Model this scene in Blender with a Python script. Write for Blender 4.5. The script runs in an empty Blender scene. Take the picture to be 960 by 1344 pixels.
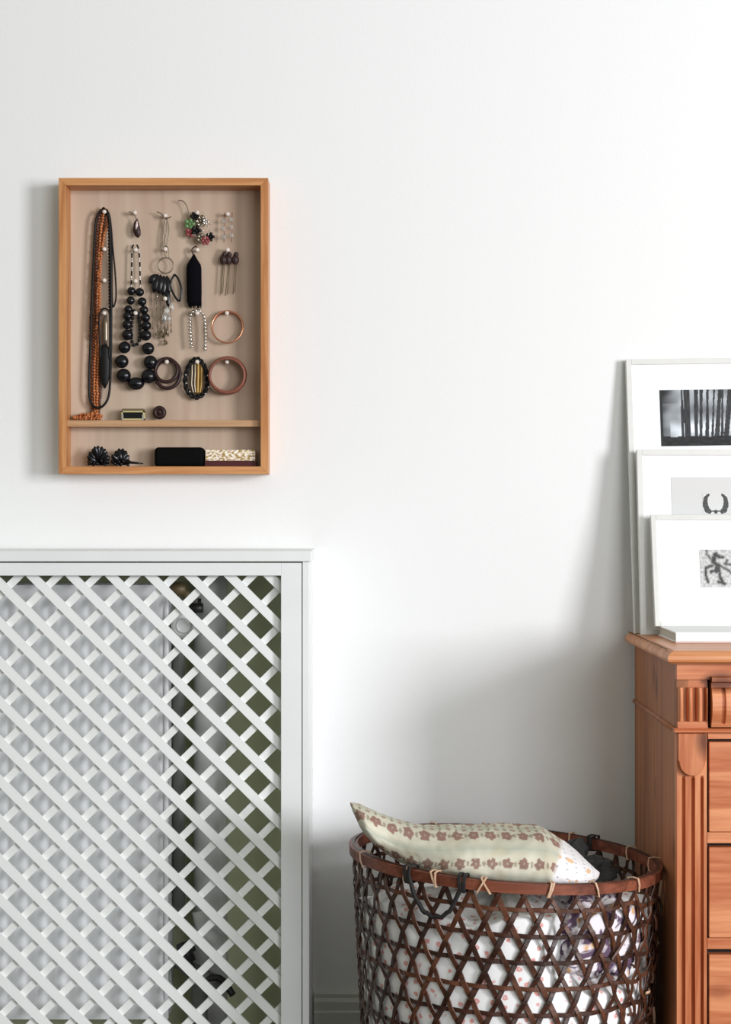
import bpy, bmesh, math, random
from mathutils import Vector, noise, Matrix
random.seed(7)
R = math.radians
PI = math.pi
sc = bpy.context.scene
COL = sc.collection

# ------------------------------------------------------------------ camera, world, lights, exposure
CAMD, EYE, F = 3.2, 0.99, 2400.0        # camera distance to the wall, eye height, focal length in pixels of a 960 px wide frame
cam_d = bpy.data.cameras.new('camera'); cam = bpy.data.objects.new('camera', cam_d); COL.objects.link(cam)
cam_d.sensor_fit = 'HORIZONTAL'; cam_d.sensor_width = 36.0; cam_d.lens = F / 960.0 * 36.0
cam.location = (0, -CAMD, EYE); cam.rotation_euler = (R(90), 0, 0)
cam_d.clip_end = 50
sc.camera = cam

w = bpy.data.worlds.new('world'); sc.world = w; w.use_nodes = True
bg = w.node_tree.nodes['Background']; bg.inputs[0].default_value = (0.97, 1.0, 0.88, 1); bg.inputs[1].default_value = 0.42

def area(name, loc, target, sx, sy, energy, color):
    l = bpy.data.lights.new(name, 'AREA'); l.shape = 'RECTANGLE'; l.size = sx; l.size_y = sy
    l.energy = energy; l.color = color
    o = bpy.data.objects.new(name, l); COL.objects.link(o); o.location = loc
    d = Vector(target) - Vector(loc); o.rotation_euler = d.to_track_quat('-Z', 'Y').to_euler()
    return o
area('window_light', (3.8, -3.9, 1.50), (0.1, 0, 1.0), 1.1, 1.5, 203, (0.985, 0.99, 1.03))
area('second_window_light', (1.75, -4.7, 1.60), (0.1, 0, 1.0), 1.7, 1.6, 70, (0.985, 0.99, 1.03))

sc.view_settings.view_transform = 'Standard'; sc.view_settings.look = 'None'
sc.view_settings.gamma = 1; sc.view_settings.use_curve_mapping = False
sc.view_settings.exposure = 0.0

# ------------------------------------------------------------------ helpers
def P(px, py, d):
    """a photograph pixel at distance d in front of the wall -> world point"""
    s = F / (CAMD - d)
    return Vector(((px - 480) / s, -d, EYE - (py - 672) / s))

def nt(name):
    m = bpy.data.materials.new(name); m.use_nodes = True
    t = m.node_tree; return m, t, t.nodes['Principled BSDF']

def mat(name, col, rough=0.5, metal=0.0, var=0.0, vscale=40, bump=0.0, bscale=200, spec=0.5, alpha=None, trans=0.0):
    m, t, b = nt(name)
    b.inputs['Base Color'].default_value = (*col, 1); b.inputs['Roughness'].default_value = rough
    b.inputs['Metallic'].default_value = metal; b.inputs['Specular IOR Level'].default_value = spec
    b.inputs['Transmission Weight'].default_value = trans
    tc = t.nodes.new('ShaderNodeTexCoord')
    if var > 0:
        n = t.nodes.new('ShaderNodeTexNoise'); n.inputs['Scale'].default_value = vscale; n.inputs['Detail'].default_value = 4
        r = t.nodes.new('ShaderNodeValToRGB')
        r.color_ramp.elements[0].position = 0.3; r.color_ramp.elements[1].position = 0.7
        r.color_ramp.elements[0].color = (*[c * (1 - var) for c in col], 1)
        r.color_ramp.elements[1].color = (*[min(1, c * (1 + var)) for c in col], 1)
        t.links.new(tc.outputs['Object'], n.inputs['Vector']); t.links.new(n.outputs['Fac'], r.inputs['Fac'])
        t.links.new(r.outputs['Color'], b.inputs['Base Color'])
    if bump > 0:
        n2 = t.nodes.new('ShaderNodeTexNoise'); n2.inputs['Scale'].default_value = bscale; n2.inputs['Detail'].default_value = 5
        bp = t.nodes.new('ShaderNodeBump'); bp.inputs['Strength'].default_value = bump; bp.inputs['Distance'].default_value = 0.002
        t.links.new(tc.outputs['Object'], n2.inputs['Vector']); t.links.new(n2.outputs['Fac'], bp.inputs['Height'])
        t.links.new(bp.outputs['Normal'], b.inputs['Normal'])
    return m

def wood(name, light, dark, axis='z', scale=9.0, rough=0.45, knots=False, fine=1.0, spec=0.4, ring=1.0):
    """procedural timber: grain stretched along axis, optional knots"""
    m, t, b = nt(name); L = t.links.new; N = t.nodes.new
    tc = N('ShaderNodeTexCoord'); mp = N('ShaderNodeMapping'); L(tc.outputs['Object'], mp.inputs['Vector'])
    st = {'x': (0.06, 1, 1), 'y': (1, 0.06, 1), 'z': (1, 1, 0.06)}[axis]
    mp.inputs['Scale'].default_value = st
    n1 = N('ShaderNodeTexNoise'); n1.inputs['Scale'].default_value = scale * 2.2 * ring; n1.inputs['Detail'].default_value = 3; n1.inputs['Distortion'].default_value = 0.6
    L(mp.outputs['Vector'], n1.inputs['Vector'])
    n2 = N('ShaderNodeTexNoise'); n2.inputs['Scale'].default_value = scale * 22 * fine; n2.inputs['Detail'].default_value = 5
    L(mp.outputs['Vector'], n2.inputs['Vector'])
    mul = N('ShaderNodeMath'); mul.operation = 'MULTIPLY'; mul.inputs[1].default_value = 7.0; L(n1.outputs['Fac'], mul.inputs[0])
    fr = N('ShaderNodeMath'); fr.operation = 'PINGPONG'; fr.inputs[1].default_value = 1.0; L(mul.outputs[0], fr.inputs[0])
    mx = N('ShaderNodeMath'); mx.operation = 'MULTIPLY_ADD'; mx.inputs[1].default_value = 0.5; L(fr.outputs[0], mx.inputs[0])
    h = N('ShaderNodeMath'); h.operation = 'MULTIPLY'; h.inputs[1].default_value = 0.6; L(n2.outputs['Fac'], h.inputs[0]); L(h.outputs[0], mx.inputs[2])
    r = N('ShaderNodeValToRGB'); r.color_ramp.elements[0].position = 0.15; r.color_ramp.elements[1].position = 0.85
    r.color_ramp.elements[0].color = (*light, 1); r.color_ramp.elements[1].color = (*dark, 1)
    L(mx.outputs[0], r.inputs['Fac'])
    out = r.outputs['Color']
    if knots:
        mp2 = N('ShaderNodeMapping'); L(tc.outputs['Object'], mp2.inputs['Vector'])
        mp2.inputs['Scale'].default_value = {'x': (0.55, 1, 1), 'y': (1, .55, 1), 'z': (1, 1, .55)}[axis]
        v = N('ShaderNodeTexVoronoi'); v.inputs['Scale'].default_value = 8.5; L(mp2.outputs['Vector'], v.inputs['Vector'])
        rr = N('ShaderNodeValToRGB'); rr.color_ramp.elements[0].position = 0.07; rr.color_ramp.elements[1].position = 0.17
        rr.color_ramp.elements[0].color = (1, 1, 1, 1); rr.color_ramp.elements[1].color = (0, 0, 0, 1)
        L(v.outputs['Distance'], rr.inputs['Fac'])
        mm = N('ShaderNodeMix'); mm.data_type = 'RGBA'; L(rr.outputs['Color'], mm.inputs[0])
        L(out, mm.inputs[6]); mm.inputs[7].default_value = (*[c * 0.35 for c in dark], 1); out = mm.outputs[2]
    L(out, b.inputs['Base Color'])
    bp = N('ShaderNodeBump'); bp.inputs['Strength'].default_value = 0.25; bp.inputs['Distance'].default_value = 0.001
    L(n2.outputs['Fac'], bp.inputs['Height']); L(bp.outputs['Normal'], b.inputs['Normal'])
    b.inputs['Roughness'].default_value = rough; b.inputs['Specular IOR Level'].default_value = spec
    return m

def floral(name, base, spot, scale=60.0, r0=0.16, r1=0.3, var=None, rough=0.85, second=None):
    """white cloth printed with small rings of colour"""
    m, t, b = nt(name); L = t.links.new; N = t.nodes.new
    tc = N('ShaderNodeTexCoord')
    v = N('ShaderNodeTexVoronoi'); v.inputs['Scale'].default_value = scale; v.inputs['Randomness'].default_value = 0.7
    nz = N('ShaderNodeTexNoise'); nz.inputs['Scale'].default_value = scale * 2.5; nz.inputs['Detail'].default_value = 2
    L(tc.outputs['Object'], nz.inputs['Vector'])
    ad = N('ShaderNodeVectorMath'); ad.operation = 'MULTIPLY_ADD'; L(nz.outputs['Color'], ad.inputs[0])
    ad.inputs[1].default_value = (0.006,) * 3; L(tc.outputs['Object'], ad.inputs[2]); L(ad.outputs[0], v.inputs['Vector'])
    rr = N('ShaderNodeValToRGB'); e = rr.color_ramp.elements
    e[0].position = 0.0; e[0].color = (0.15,) * 3 + (1,)
    e[1].position = r0; e[1].color = (0.9, 0.9, 0.9, 1)
    e2 = e.new(r1); e2.color = (0, 0, 0, 1)
    L(v.outputs['Distance'], rr.inputs['Fac'])
    mm = N('ShaderNodeMix'); mm.data_type = 'RGBA'; L(rr.outputs['Color'], mm.inputs[0])
    mm.inputs[6].default_value = (*base, 1); mm.inputs[7].default_value = (*spot, 1)
    out = mm.outputs[2]
    if second:
        n3 = N('ShaderNodeTexNoise'); n3.inputs['Scale'].default_value = 26; n3.inputs['Detail'].default_value = 3; n3.inputs['Distortion'].default_value = 1.5
        L(tc.outputs['Object'], n3.inputs['Vector'])
        r3 = N('ShaderNodeValToRGB'); r3.color_ramp.elements[0].position = .48; r3.color_ramp.elements[1].position = .56
        L(n3.outputs['Fac'], r3.inputs['Fac'])
        m3 = N('ShaderNodeMix'); m3.data_type = 'RGBA'; L(r3.outputs['Color'], m3.inputs[0]); L(out, m3.inputs[6]); m3.inputs[7].default_value = (*second, 1)
        out = m3.outputs[2]
    L(out, b.inputs['Base Color']); b.inputs['Roughness'].default_value = rough; b.inputs['Specular IOR Level'].default_value = 0.15
    return m

def vcol(name, rough=0.6, spec=0.3):
    """print or woven colour carried by the mesh as an attribute"""
    m, t, b = nt(name); a = t.nodes.new('ShaderNodeAttribute'); a.attribute_name = 'Col'
    t.links.new(a.outputs['Color'], b.inputs['Base Color']); b.inputs['Roughness'].default_value = rough
    b.inputs['Specular IOR Level'].default_value = spec
    return m

def srgb(r, g, b):
    f = lambda c: (c / 255 / 12.92) if c / 255 <= 0.04045 else ((c / 255 + 0.055) / 1.055) ** 2.4
    return (f(r), f(g), f(b))

# ---- mesh building
class MB:
    """collects shapes in world coordinates; build() links them as ONE mesh object"""
    def __init__(s): s.v = []; s.f = []
    def add(s, v, f):
        n = len(s.v); s.v += [Vector(p) for p in v]; s.f += [tuple(i + n for i in q) for q in f]; return s
    def box(s, a, b):
        x0, y0, z0 = (min(a[i], b[i]) for i in range(3)); x1, y1, z1 = (max(a[i], b[i]) for i in range(3))
        return s.add([(x0, y0, z0), (x1, y0, z0), (x1, y1, z0), (x0, y1, z0), (x0, y0, z1), (x1, y0, z1), (x1, y1, z1), (x0, y1, z1)],
                     [(0, 3, 2, 1), (4, 5, 6, 7), (0, 1, 5, 4), (1, 2, 6, 5), (2, 3, 7, 6), (3, 0, 4, 7)])
    def grid(s, rows, closed_u=False, closed_v=False):
        nu = len(rows); nv = len(rows[0]); v = [p for r in rows for p in r]; f = []
        for i in range(nu if closed_u else nu - 1):
            for j in range(nv if closed_v else nv - 1):
                a = i * nv + j; b_ = i * nv + (j + 1) % nv; c = ((i + 1) % nu) * nv + (j + 1) % nv; d = ((i + 1) % nu) * nv + j
                f.append((a, b_, c, d))
        return s.add(v, f)
    def tube(s, pts, r, n=8, closed=False, cap=True, flat=1.0):
        pts = [Vector(p) for p in pts]; m = len(pts); rows = []
        rr = r if isinstance(r, (list, tuple)) else [r] * m
        up = None
        for i, p in enumerate(pts):
            if closed: t = pts[(i + 1) % m] - pts[i - 1]
            else: t = pts[min(i + 1, m - 1)] - pts[max(i - 1, 0)]
            if t.length < 1e-9: t = Vector((0, 0, 1))
            t.normalize()
            if up is None:
                up = Vector((0, 1, 0)) if abs(t.y) < 0.9 else Vector((1, 0, 0))
            a = (up - t * up.dot(t))
            if a.length < 1e-6: a = t.orthogonal()
            a.normalize(); up = a; bb = t.cross(a)
            rows.append([p + (a * math.cos(k * 2 * PI / n) * flat + bb * math.sin(k * 2 * PI / n)) * rr[i] for k in range(n)])
        base = len(s.v); s.grid(rows, closed_u=closed, closed_v=True)
        if cap and not closed:
            s.f.append(tuple(base + k for k in range(n))[::-1]); s.f.append(tuple(base + (m - 1) * n + k for k in range(n)))
        return s
    def ball(s, c, r, sx=1, sy=1, sz=1, n=10, m=6):
        c = Vector(c); rows = []
        v = [c + Vector((0, 0, r * sz))]; f = []
        for i in range(1, m):
            th = PI * i / m
            for k in range(n):
                ph = 2 * PI * k / n
                v.append(c + Vector((r * sx * math.sin(th) * math.cos(ph), r * sy * math.sin(th) * math.sin(ph), r * sz * math.cos(th))))
        v.append(c - Vector((0, 0, r * sz))); L_ = len(v) - 1
        for k in range(n):
            f.append((0, 1 + k, 1 + (k + 1) % n)); f.append((L_, 1 + (m - 2) * n + (k + 1) % n, 1 + (m - 2) * n + k))
            for i in range(m - 2):
                a = 1 + i * n; f.append((a + k, a + n + k, a + n + (k + 1) % n, a + (k + 1) % n))
        return s.add(v, f)
    def prism(s, poly, axis, a, b):
        """poly: list of 2-D points; axis 'y': (x,z) swept in y; 'x': (y,z) swept in x; 'z': (x,y) swept in z"""
        mk = {'y': lambda p, t: (p[0], t, p[1]), 'x': lambda p, t: (t, p[0], p[1]), 'z': lambda p, t: (p[0], p[1], t)}[axis]
        n = len(poly)
        return s.add([mk(p, a) for p in poly] + [mk(p, b) for p in poly],
                     [tuple(range(n))[::-1], tuple(range(n, 2 * n))] + [(i, (i + 1) % n, n + (i + 1) % n, n + i) for i in range(n)])
    def build(s, name, m, parent=None, smooth=False, bevel=0, seg=2, label=None, cat=None, group=None, kind=None, colors=None, sub=0, keep_origin=False):
        root = Vector((0, 0, 0))
        if parent is not None:
            q = parent
            while q.parent: q = q.parent
            root = Vector(q['origin_loc']) if 'origin_loc' in q else q.location.copy()
        elif not keep_origin:
            xs = [p.x for p in s.v]; ys = [p.y for p in s.v]; zs = [p.z for p in s.v]
            root = Vector(((min(xs) + max(xs)) / 2, (min(ys) + max(ys)) / 2, min(zs)))
        me = bpy.data.meshes.new(name); me.from_pydata([p - root for p in s.v], [], s.f); me.update()
        bm = bmesh.new(); bm.from_mesh(me); bmesh.ops.recalc_face_normals(bm, faces=bm.faces); bm.to_mesh(me); bm.free()
        if smooth:
            for p in me.polygons: p.use_smooth = True
        if colors:
            at = me.color_attributes.new('Col', 'FLOAT_COLOR', 'POINT')
            for i, c in enumerate(colors): at.data[i].color = (*c, 1)
        me.materials.append(m)
        o = bpy.data.objects.new(name, me); COL.objects.link(o)
        if parent is not None: o.parent = parent
        else: o.location = root
        if bevel:
            bv = o.modifiers.new('bevel', 'BEVEL'); bv.width = bevel; bv.segments = seg; bv.limit_method = 'ANGLE'; bv.angle_limit = R(40)
            for p in me.polygons: p.use_smooth = True
            bv.harden_normals = True
        if sub:
            sb = o.modifiers.new('sub', 'SUBSURF'); sb.levels = sub; sb.render_levels = sub
        if label: o['label'] = label
        if cat: o['category'] = cat
        if group: o['group'] = group
        if kind: o['kind'] = kind
        return o

def thing(name, label, cat, loc=(0, 0, 0), group=None):
    o = bpy.data.objects.new(name, None); COL.objects.link(o); o.location = loc
    o.empty_display_size = 0.05
    o['label'] = label; o['category'] = cat
    if group: o['group'] = group
    return o

def B(a, b): return MB().box(a, b)

def ring_pts(c, rx, rz, n=28, y=None, tilt=0.0, ph=0.0):
    c = Vector(c); return [c + Vector((rx * math.cos(ph + 2 * PI * k / n), tilt * math.sin(2 * PI * k / n + ph), rz * math.sin(ph + 2 * PI * k / n))) for k in range(n)]

def path(pts, n=6):
    """Catmull-Rom through points"""
    pts = [Vector(p) for p in pts]; out = []
    for i in range(len(pts) - 1):
        p0 = pts[max(i - 1, 0)]; p1 = pts[i]; p2 = pts[i + 1]; p3 = pts[min(i + 2, len(pts) - 1)]
        for k in range(n):
            t = k / n; out.append(0.5 * ((2 * p1) + (p2 - p0) * t + (2 * p0 - 5 * p1 + 4 * p2 - p3) * t * t + (3 * p1 - p0 - 3 * p2 + p3) * t ** 3))
    out.append(pts[-1]); return out

def along(pts, step):
    """points at even spacing along a polyline"""
    out = [pts[0].copy()]; need = step
    for i in range(len(pts) - 1):
        a, b = pts[i], pts[i + 1]; L_ = (b - a).length; pos = 0
        while L_ - pos >= need:
            pos += need; out.append(a.lerp(b, pos / L_)); need = step
        need -= (L_ - pos)
    return out

# ------------------------------------------------------------------ materials
M = {}
M['wall'] = mat('wall_paint', (0.84, 0.845, 0.845), 0.75, bump=0.12, bscale=260, spec=0.2)
M['white'] = mat('white_gloss_paint', (0.80, 0.82, 0.82), 0.35, var=0.02, vscale=14, bump=0.03, bscale=90)
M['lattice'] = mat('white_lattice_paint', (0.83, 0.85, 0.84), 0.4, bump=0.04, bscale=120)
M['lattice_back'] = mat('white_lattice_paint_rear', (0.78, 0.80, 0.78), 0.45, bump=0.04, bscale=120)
M['olive'] = mat('olive_wall_tone', srgb(214, 219, 182), 0.75, var=0.08, vscale=12, bump=0.1)
M['rad'] = mat('radiator_enamel', (0.80, 0.82, 0.83), 0.55, spec=0.25)
M['pipe'] = mat('grey_pipe_paint', (0.62, 0.63, 0.61), 0.5, var=0.1, vscale=20)
M['pipe_dk'] = mat('pipe_gap_shade', (0.13, 0.135, 0.12), 0.6)  # darkened so these pipes carry the shade of the gap around them
M['brass'] = mat('aged_brass', (0.16, 0.12, 0.06), 0.5, 0.3)
M['blackp'] = mat('black_plastic', (0.012, 0.012, 0.012), 0.45)
M['chrome'] = mat('chrome', (0.8, 0.8, 0.8), 0.2, 1.0)
M['floor'] = wood('floor_board_wood', srgb(84, 64, 46), srgb(54, 40, 28), 'x', 5)
M['base'] = mat('baseboard_paint', (0.62, 0.63, 0.58), 0.45)
M['oak_v'] = wood('box_oak_upright', srgb(212, 154, 100), srgb(172, 110, 62), 'z', 14)
M['oak_h'] = wood('box_oak_level', srgb(212, 154, 100), srgb(172, 110, 62), 'x', 14)
M['ply'] = wood('box_back_plywood', srgb(204, 184, 164), srgb(182, 158, 138), 'z', 4, rough=0.7, fine=0.7)
M['shelfw'] = wood('box_shelf_wood', srgb(200, 160, 122), srgb(158, 116, 80), 'x', 12)
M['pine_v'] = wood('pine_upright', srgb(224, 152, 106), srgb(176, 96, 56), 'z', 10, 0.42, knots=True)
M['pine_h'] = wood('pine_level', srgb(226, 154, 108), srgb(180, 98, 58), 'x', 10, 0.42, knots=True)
M['pine_s'] = wood('pine_side_shaded', srgb(176, 112, 68), srgb(132, 76, 42), 'z', 4.5, 0.5, knots=True)  # darker copy of the pine: shade on the chest sides put into colour
M['pine_t'] = wood('pine_top', srgb(224, 160, 110), srgb(190, 118, 72), 'x', 8, 0.38)
M['dark'] = mat('gap_shade_black', (0.01, 0.007, 0.005), 0.9)  # near-black colour giving chest gaps their shade, also the top joint line
M['frame'] = mat('white_frame_paint', (0.70, 0.70, 0.675), 0.4, var=0.03, vscale=60)
M['mount'] = mat('white_mount_board', (0.86, 0.87, 0.87), 0.85)
M['mountg'] = mat('grey_white_paper', (0.66, 0.66, 0.66), 0.85)
M['print'] = vcol('printed_paper', 0.5)
M['cover'] = mat('white_book_cloth', (0.86, 0.87, 0.88), 0.6)
M['pages'] = mat('book_pages', srgb(196, 196, 184), 0.9, bump=0.3, bscale=500)
M['bamboo'] = wood('dark_bamboo', srgb(76, 44, 32), srgb(42, 24, 17), 'x', 10, 0.42, spec=0.4)
M['bamboo2'] = wood('mid_bamboo', srgb(104, 64, 44), srgb(60, 34, 23), 'x', 10, 0.42, spec=0.4)
M['rim'] = wood('red_brown_bamboo', srgb(142, 82, 60), srgb(92, 48, 34), 'x', 12, 0.45, spec=0.3)
M['tie'] = mat('cane_tie', srgb(206, 170, 140), 0.5)
M['rope'] = mat('black_rope', (0.012, 0.010, 0.010), 0.7, bump=0.5, bscale=900)
M['fl_white'] = floral('white_floral_cloth', srgb(240, 240, 240), srgb(214, 110, 96), 62)
M['fl_purple'] = floral('purple_gold_cloth', srgb(228, 222, 226), srgb(206, 150, 70), 34, .2, .34, second=srgb(98, 78, 98))
M['grey'] = mat('dark_grey_cloth', (0.05, 0.052, 0.05), 0.9, var=0.5, vscale=30)
M['cushion'] = vcol('cushion_print', 0.9, 0.1)
M['bead_bk'] = mat('black_glossy_bead', (0.004, 0.004, 0.006), 0.22, spec=0.35)
M['bead_dk'] = mat('black_matt_bead', (0.005, 0.005, 0.005), 0.5, spec=0.25)
M['orange'] = mat('amber_bead', srgb(186, 112, 64), 0.35, var=0.3, vscale=300)
M['orange_d'] = mat('brown_amber_bead', srgb(92, 50, 30), 0.35, var=0.3, vscale=300)
M['silver'] = mat('silver', (0.75, 0.72, 0.68), 0.25, 1.0)
M['silver_d'] = mat('tarnished_silver', (0.24, 0.20, 0.15), 0.35, 0.8)
M['copper'] = mat('rose_gold', srgb(214, 150, 118), 0.25, 0.85)
M['copper2'] = mat('copper_bangle', srgb(132, 78, 62), 0.5, 0.1)
M['wine'] = mat('wine_brown_resin', srgb(48, 28, 28), 0.4, spec=0.3)
M['black_thread'] = mat('black_thread', (0.002, 0.002, 0.004), 0.9, spec=0.1)
M['glass'] = mat('clear_crystal', (0.84, 0.85, 0.83), 0.1, trans=0.75)
M['pearl'] = mat('white_peg', (0.74, 0.66, 0.60), 0.5)
M['green'] = mat('green_enamel', srgb(96, 128, 80), 0.4, var=0.3, vscale=300)
M['red'] = mat('dull_red_stone', srgb(134, 56, 56), 0.4)
M['goldt'] = mat('gold_thread', srgb(150, 118, 60), 0.45, 0.5)
M['brass_lt'] = mat('pale_brass', srgb(196, 184, 132), 0.35)
M['caseblk'] = mat('black_case', (0.002, 0.002, 0.002), 0.8, spec=0.1)
M['darkred'] = mat('dark_red_card', srgb(70, 14, 18), 0.7)
M['white_stone'] = mat('pink_white_stone', srgb(226, 206, 206), 0.2)

# ------------------------------------------------------------------ the setting
B((-2.6, 0.0, 0), (2.6, 0.12, 2.8)).build('wall_back', M['wall'], kind='structure')
B((-5, -9.0, -0.05), (5, 0.12, 0.0)).build('floor', M['floor'], kind='structure')
prof = [(0, 0), (-0.016, 0), (-0.016, 0.118), (-0.0135, 0.121), (-0.0135, 0.136), (-0.010, 0.142), (-0.010, 0.149), (-0.006, 0.152), (0, 0.152)]
bb = MB(); bb.prism(prof, 'x', -0.09, 2.6); bb.build('baseboard_back', M['base'], kind='structure')
bb = MB(); bb.prism(prof, 'x', -2.6, -1.12); bb.build('baseboard_back', M['base'], kind='structure')

# ------------------------------------------------------------------ radiator cover with lattice
CD = 0.20
s8 = F / (CAMD - CD)
cx0, cx1 = -1.115, (406 - 480) / s8
zt = EYE - (723 - 672) / s8; zt0 = EYE - (737 - 672) / s8
cov = thing('radiator_cover', 'white painted radiator cover with diagonal lattice front under the jewellery box', 'radiator cover', ((cx0 + cx1) / 2, -CD / 2, 0))
B((cx0 - 0.004, -CD - 0.004, zt0), (cx1 + 0.004, -0.001, zt)).build('top_board', M['white'], cov, bevel=0.0012)
xs_in = (397.2 - 480) / s8
B((xs_in, -CD, 0.0), (cx1, -0.001, zt0 - 0.0005)).build('side_panel', M['white'], cov, bevel=0.0008)
B((cx0, -CD, 0.0), (cx0 + 0.011, -0.001, zt0 - 0.0005)).build('side_panel', M['white'], cov, bevel=0.0008)
ox1 = (369 - 480) / s8; oz1 = EYE - (755.5 - 672) / s8
ox0 = cx0 + 0.011 + 0.035; oz0 = 0.07
dz1 = zt0 - 0.0022; dx1 = xs_in - 0.0015; dx0 = cx0 + 0.0125
B((ox1, -CD - 0.0005, 0.012), (dx1, -CD + 0.013, dz1)).build('door_stile', M['white'], cov, bevel=0.0008)
B((dx0, -CD - 0.0005, 0.012), (ox0, -CD + 0.013, dz1)).build('door_stile', M['white'], cov, bevel=0.0008)
B((ox0, -CD - 0.0005, oz1), (ox1, -CD + 0.013, dz1)).build('door_rail', M['white'], cov, bevel=0.0006)
B((ox0, -CD - 0.0005, 0.012), (ox1, -CD + 0.013, oz0)).build('door_rail', M['white'], cov, bevel=0.0006)
# lattice strips: nodes measured on the photograph, each strip a part clipped to the opening
dA, dB = CD - 0.0125, CD - 0.0185
sA = F / (CAMD - dA)
node = Vector(((265 - 480) / sA, EYE - (771 - 672) / sA))
h_ = Vector((51.6, 0.4)) / sA; v_ = Vector((-0.75, -51.15)) / sA
dirs = {'fall': (h_ + v_) / 2, 'rise': (h_ - v_) / 2}
def clip(p, d, x0, x1, z0, z1):
    t0, t1 = -1e9, 1e9
    for a, b_, lo, hi in ((p.x, d.x, x0, x1), (p.y, d.y, z0, z1)):
        ta, tb = (lo - a) / b_, (hi - a) / b_
        t0 = max(t0, min(ta, tb)); t1 = min(t1, max(ta, tb))
    return (p + d * t0, p + d * t1) if t1 > t0 else None
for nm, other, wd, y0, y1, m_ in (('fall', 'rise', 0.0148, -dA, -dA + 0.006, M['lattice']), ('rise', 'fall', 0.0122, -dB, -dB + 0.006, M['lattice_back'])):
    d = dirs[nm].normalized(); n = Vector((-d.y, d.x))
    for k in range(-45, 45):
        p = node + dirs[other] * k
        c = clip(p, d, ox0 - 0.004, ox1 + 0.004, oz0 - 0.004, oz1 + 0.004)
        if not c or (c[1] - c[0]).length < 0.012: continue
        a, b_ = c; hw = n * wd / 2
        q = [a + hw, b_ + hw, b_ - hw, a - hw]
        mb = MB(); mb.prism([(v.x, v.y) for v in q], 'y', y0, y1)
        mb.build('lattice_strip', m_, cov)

# thin olive-coloured panel over the wall inside the cover
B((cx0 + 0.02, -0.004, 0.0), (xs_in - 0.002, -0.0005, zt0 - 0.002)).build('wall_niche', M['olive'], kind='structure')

# radiator behind the lattice
rd = 0.135; sr = F / (CAMD - rd)
rx1 = (221 - 480) / sr; rx0 = -1.0; rz1 = EYE - (768 - 672) / sr; rz0 = EYE - (1338 - 672) / sr
rad = thing('radiator', 'white ribbed panel radiator seen behind the lattice', 'radiator', ((rx0 + rx1) / 2, -0.1, rz0))
def ribbed(yf, yb, sgn):
    mb = MB(); n = int((rx1 - rx0) / 0.034 * 10); pr = []
    for i in range(n + 1):
        x = rx0 + (rx1 - rx0) * i / n; ph = ((x - rx1) / 0.034) % 1.0
        e = min(1, (x - rx0) / 0.02, (rx1 - x) / 0.02)
        hgt = (0.5 - 0.5 * math.cos(2 * PI * ph)) ** 0.7 * 0.009 * max(0, e)
        pr.append((x, yf + sgn * (0.009 - hgt)))
    rows = []
    for z, k in ((rz0, 0), (rz0 + 0.02, 0), (rz0 + 0.045, 1), (rz1 - 0.045, 1), (rz1 - 0.02, 0), (rz1, 0)):
        rows.append([(x, (y if k else yf), z) for x, y in pr])
    mb.grid(rows); mb.grid([[(x, yb, z) for x, y in pr] for z in (rz0, rz1)])
    return mb
ribbed(-rd, -rd + 0.012, 1).build('front_panel', M['rad'], rad, smooth=True)
ribbed(-0.05, -0.06, -1).build('rear_panel', M['rad'], rad, smooth=True)
B((rx1 - 0.008, -rd + 0.002, rz0), (rx1, -0.052, rz1)).build('end_panel', M['rad'], rad, bevel=0.003)
B((rx0, -rd + 0.002, rz0), (rx0 + 0.008, -0.052, rz1)).build('end_panel', M['rad'], rad, bevel=0.003)
mb = MB()
for k in range(40):
    x = rx0 + 0.01 + (rx1 - rx0 - 0.02) * k / 39; mb.box((x - 0.002, -rd + 0.012, rz1 - 0.01), (x + 0.002, -0.06, rz1 - 0.002))
mb.build('top_grille', M['rad'], rad, kind='stuff')
# valve: thermostat head, union and neck
vx = P(243, 820, 0.135)
mb = MB(); 
for r_, y0, y1 in ((0.022, -0.150, -0.120), (0.0185, -0.154, -0.149), (0.0125, -0.160, -0.154)):
    mb.tube([(vx.x, y0, vx.z), (vx.x, y1, vx.z)], r_, 24)
mb.build('thermostat_head', M['white'], rad, bevel=0.0012)
mb = MB(); mb.tube([(vx.x, -0.149, vx.z), (vx.x, -0.151, vx.z)], 0.0205, 24); mb.build('dial_ring', M['pipe'], rad)
mb = MB(); mb.tube([(vx.x, -0.122, vx.z), (vx.x, -0.085, vx.z)], 0.011, 12); mb.tube([(rx1 - 0.004, -0.095, vx.z), (vx.x + 0.004, -0.095, vx.z)], 0.010, 12)
mb.build('valve_body', M['brass'], rad, smooth=True)
q = P(238, 773, 0.11); q2 = P(262, 798, 0.11)
mb = MB(); mb.tube([(rx1 - 0.002, q.y, q.z), (q.x + 0.008, q.y, q.z)], 0.0115, 12); mb.tube([(q.x + 0.002, q.y, q.z), (q.x + 0.010, q.y, q.z - 0.010), (q.x + 0.016, q.y, q.z - 0.022)], 0.008, 10)
mb.build('top_union', M['brass'], rad, smooth=True)
mb = MB(); mb.tube([(q2.x - 0.016, q2.y, q2.z), (q2.x + 0.006, q2.y, q2.z)], 0.0085, 10); mb.tube([(q2.x, q2.y, q2.z), (q2.x, q2.y, q2.z + 0.016)], 0.003, 8)
mb.build('air_vent_key', M['blackp'], rad, smooth=True)
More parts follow.
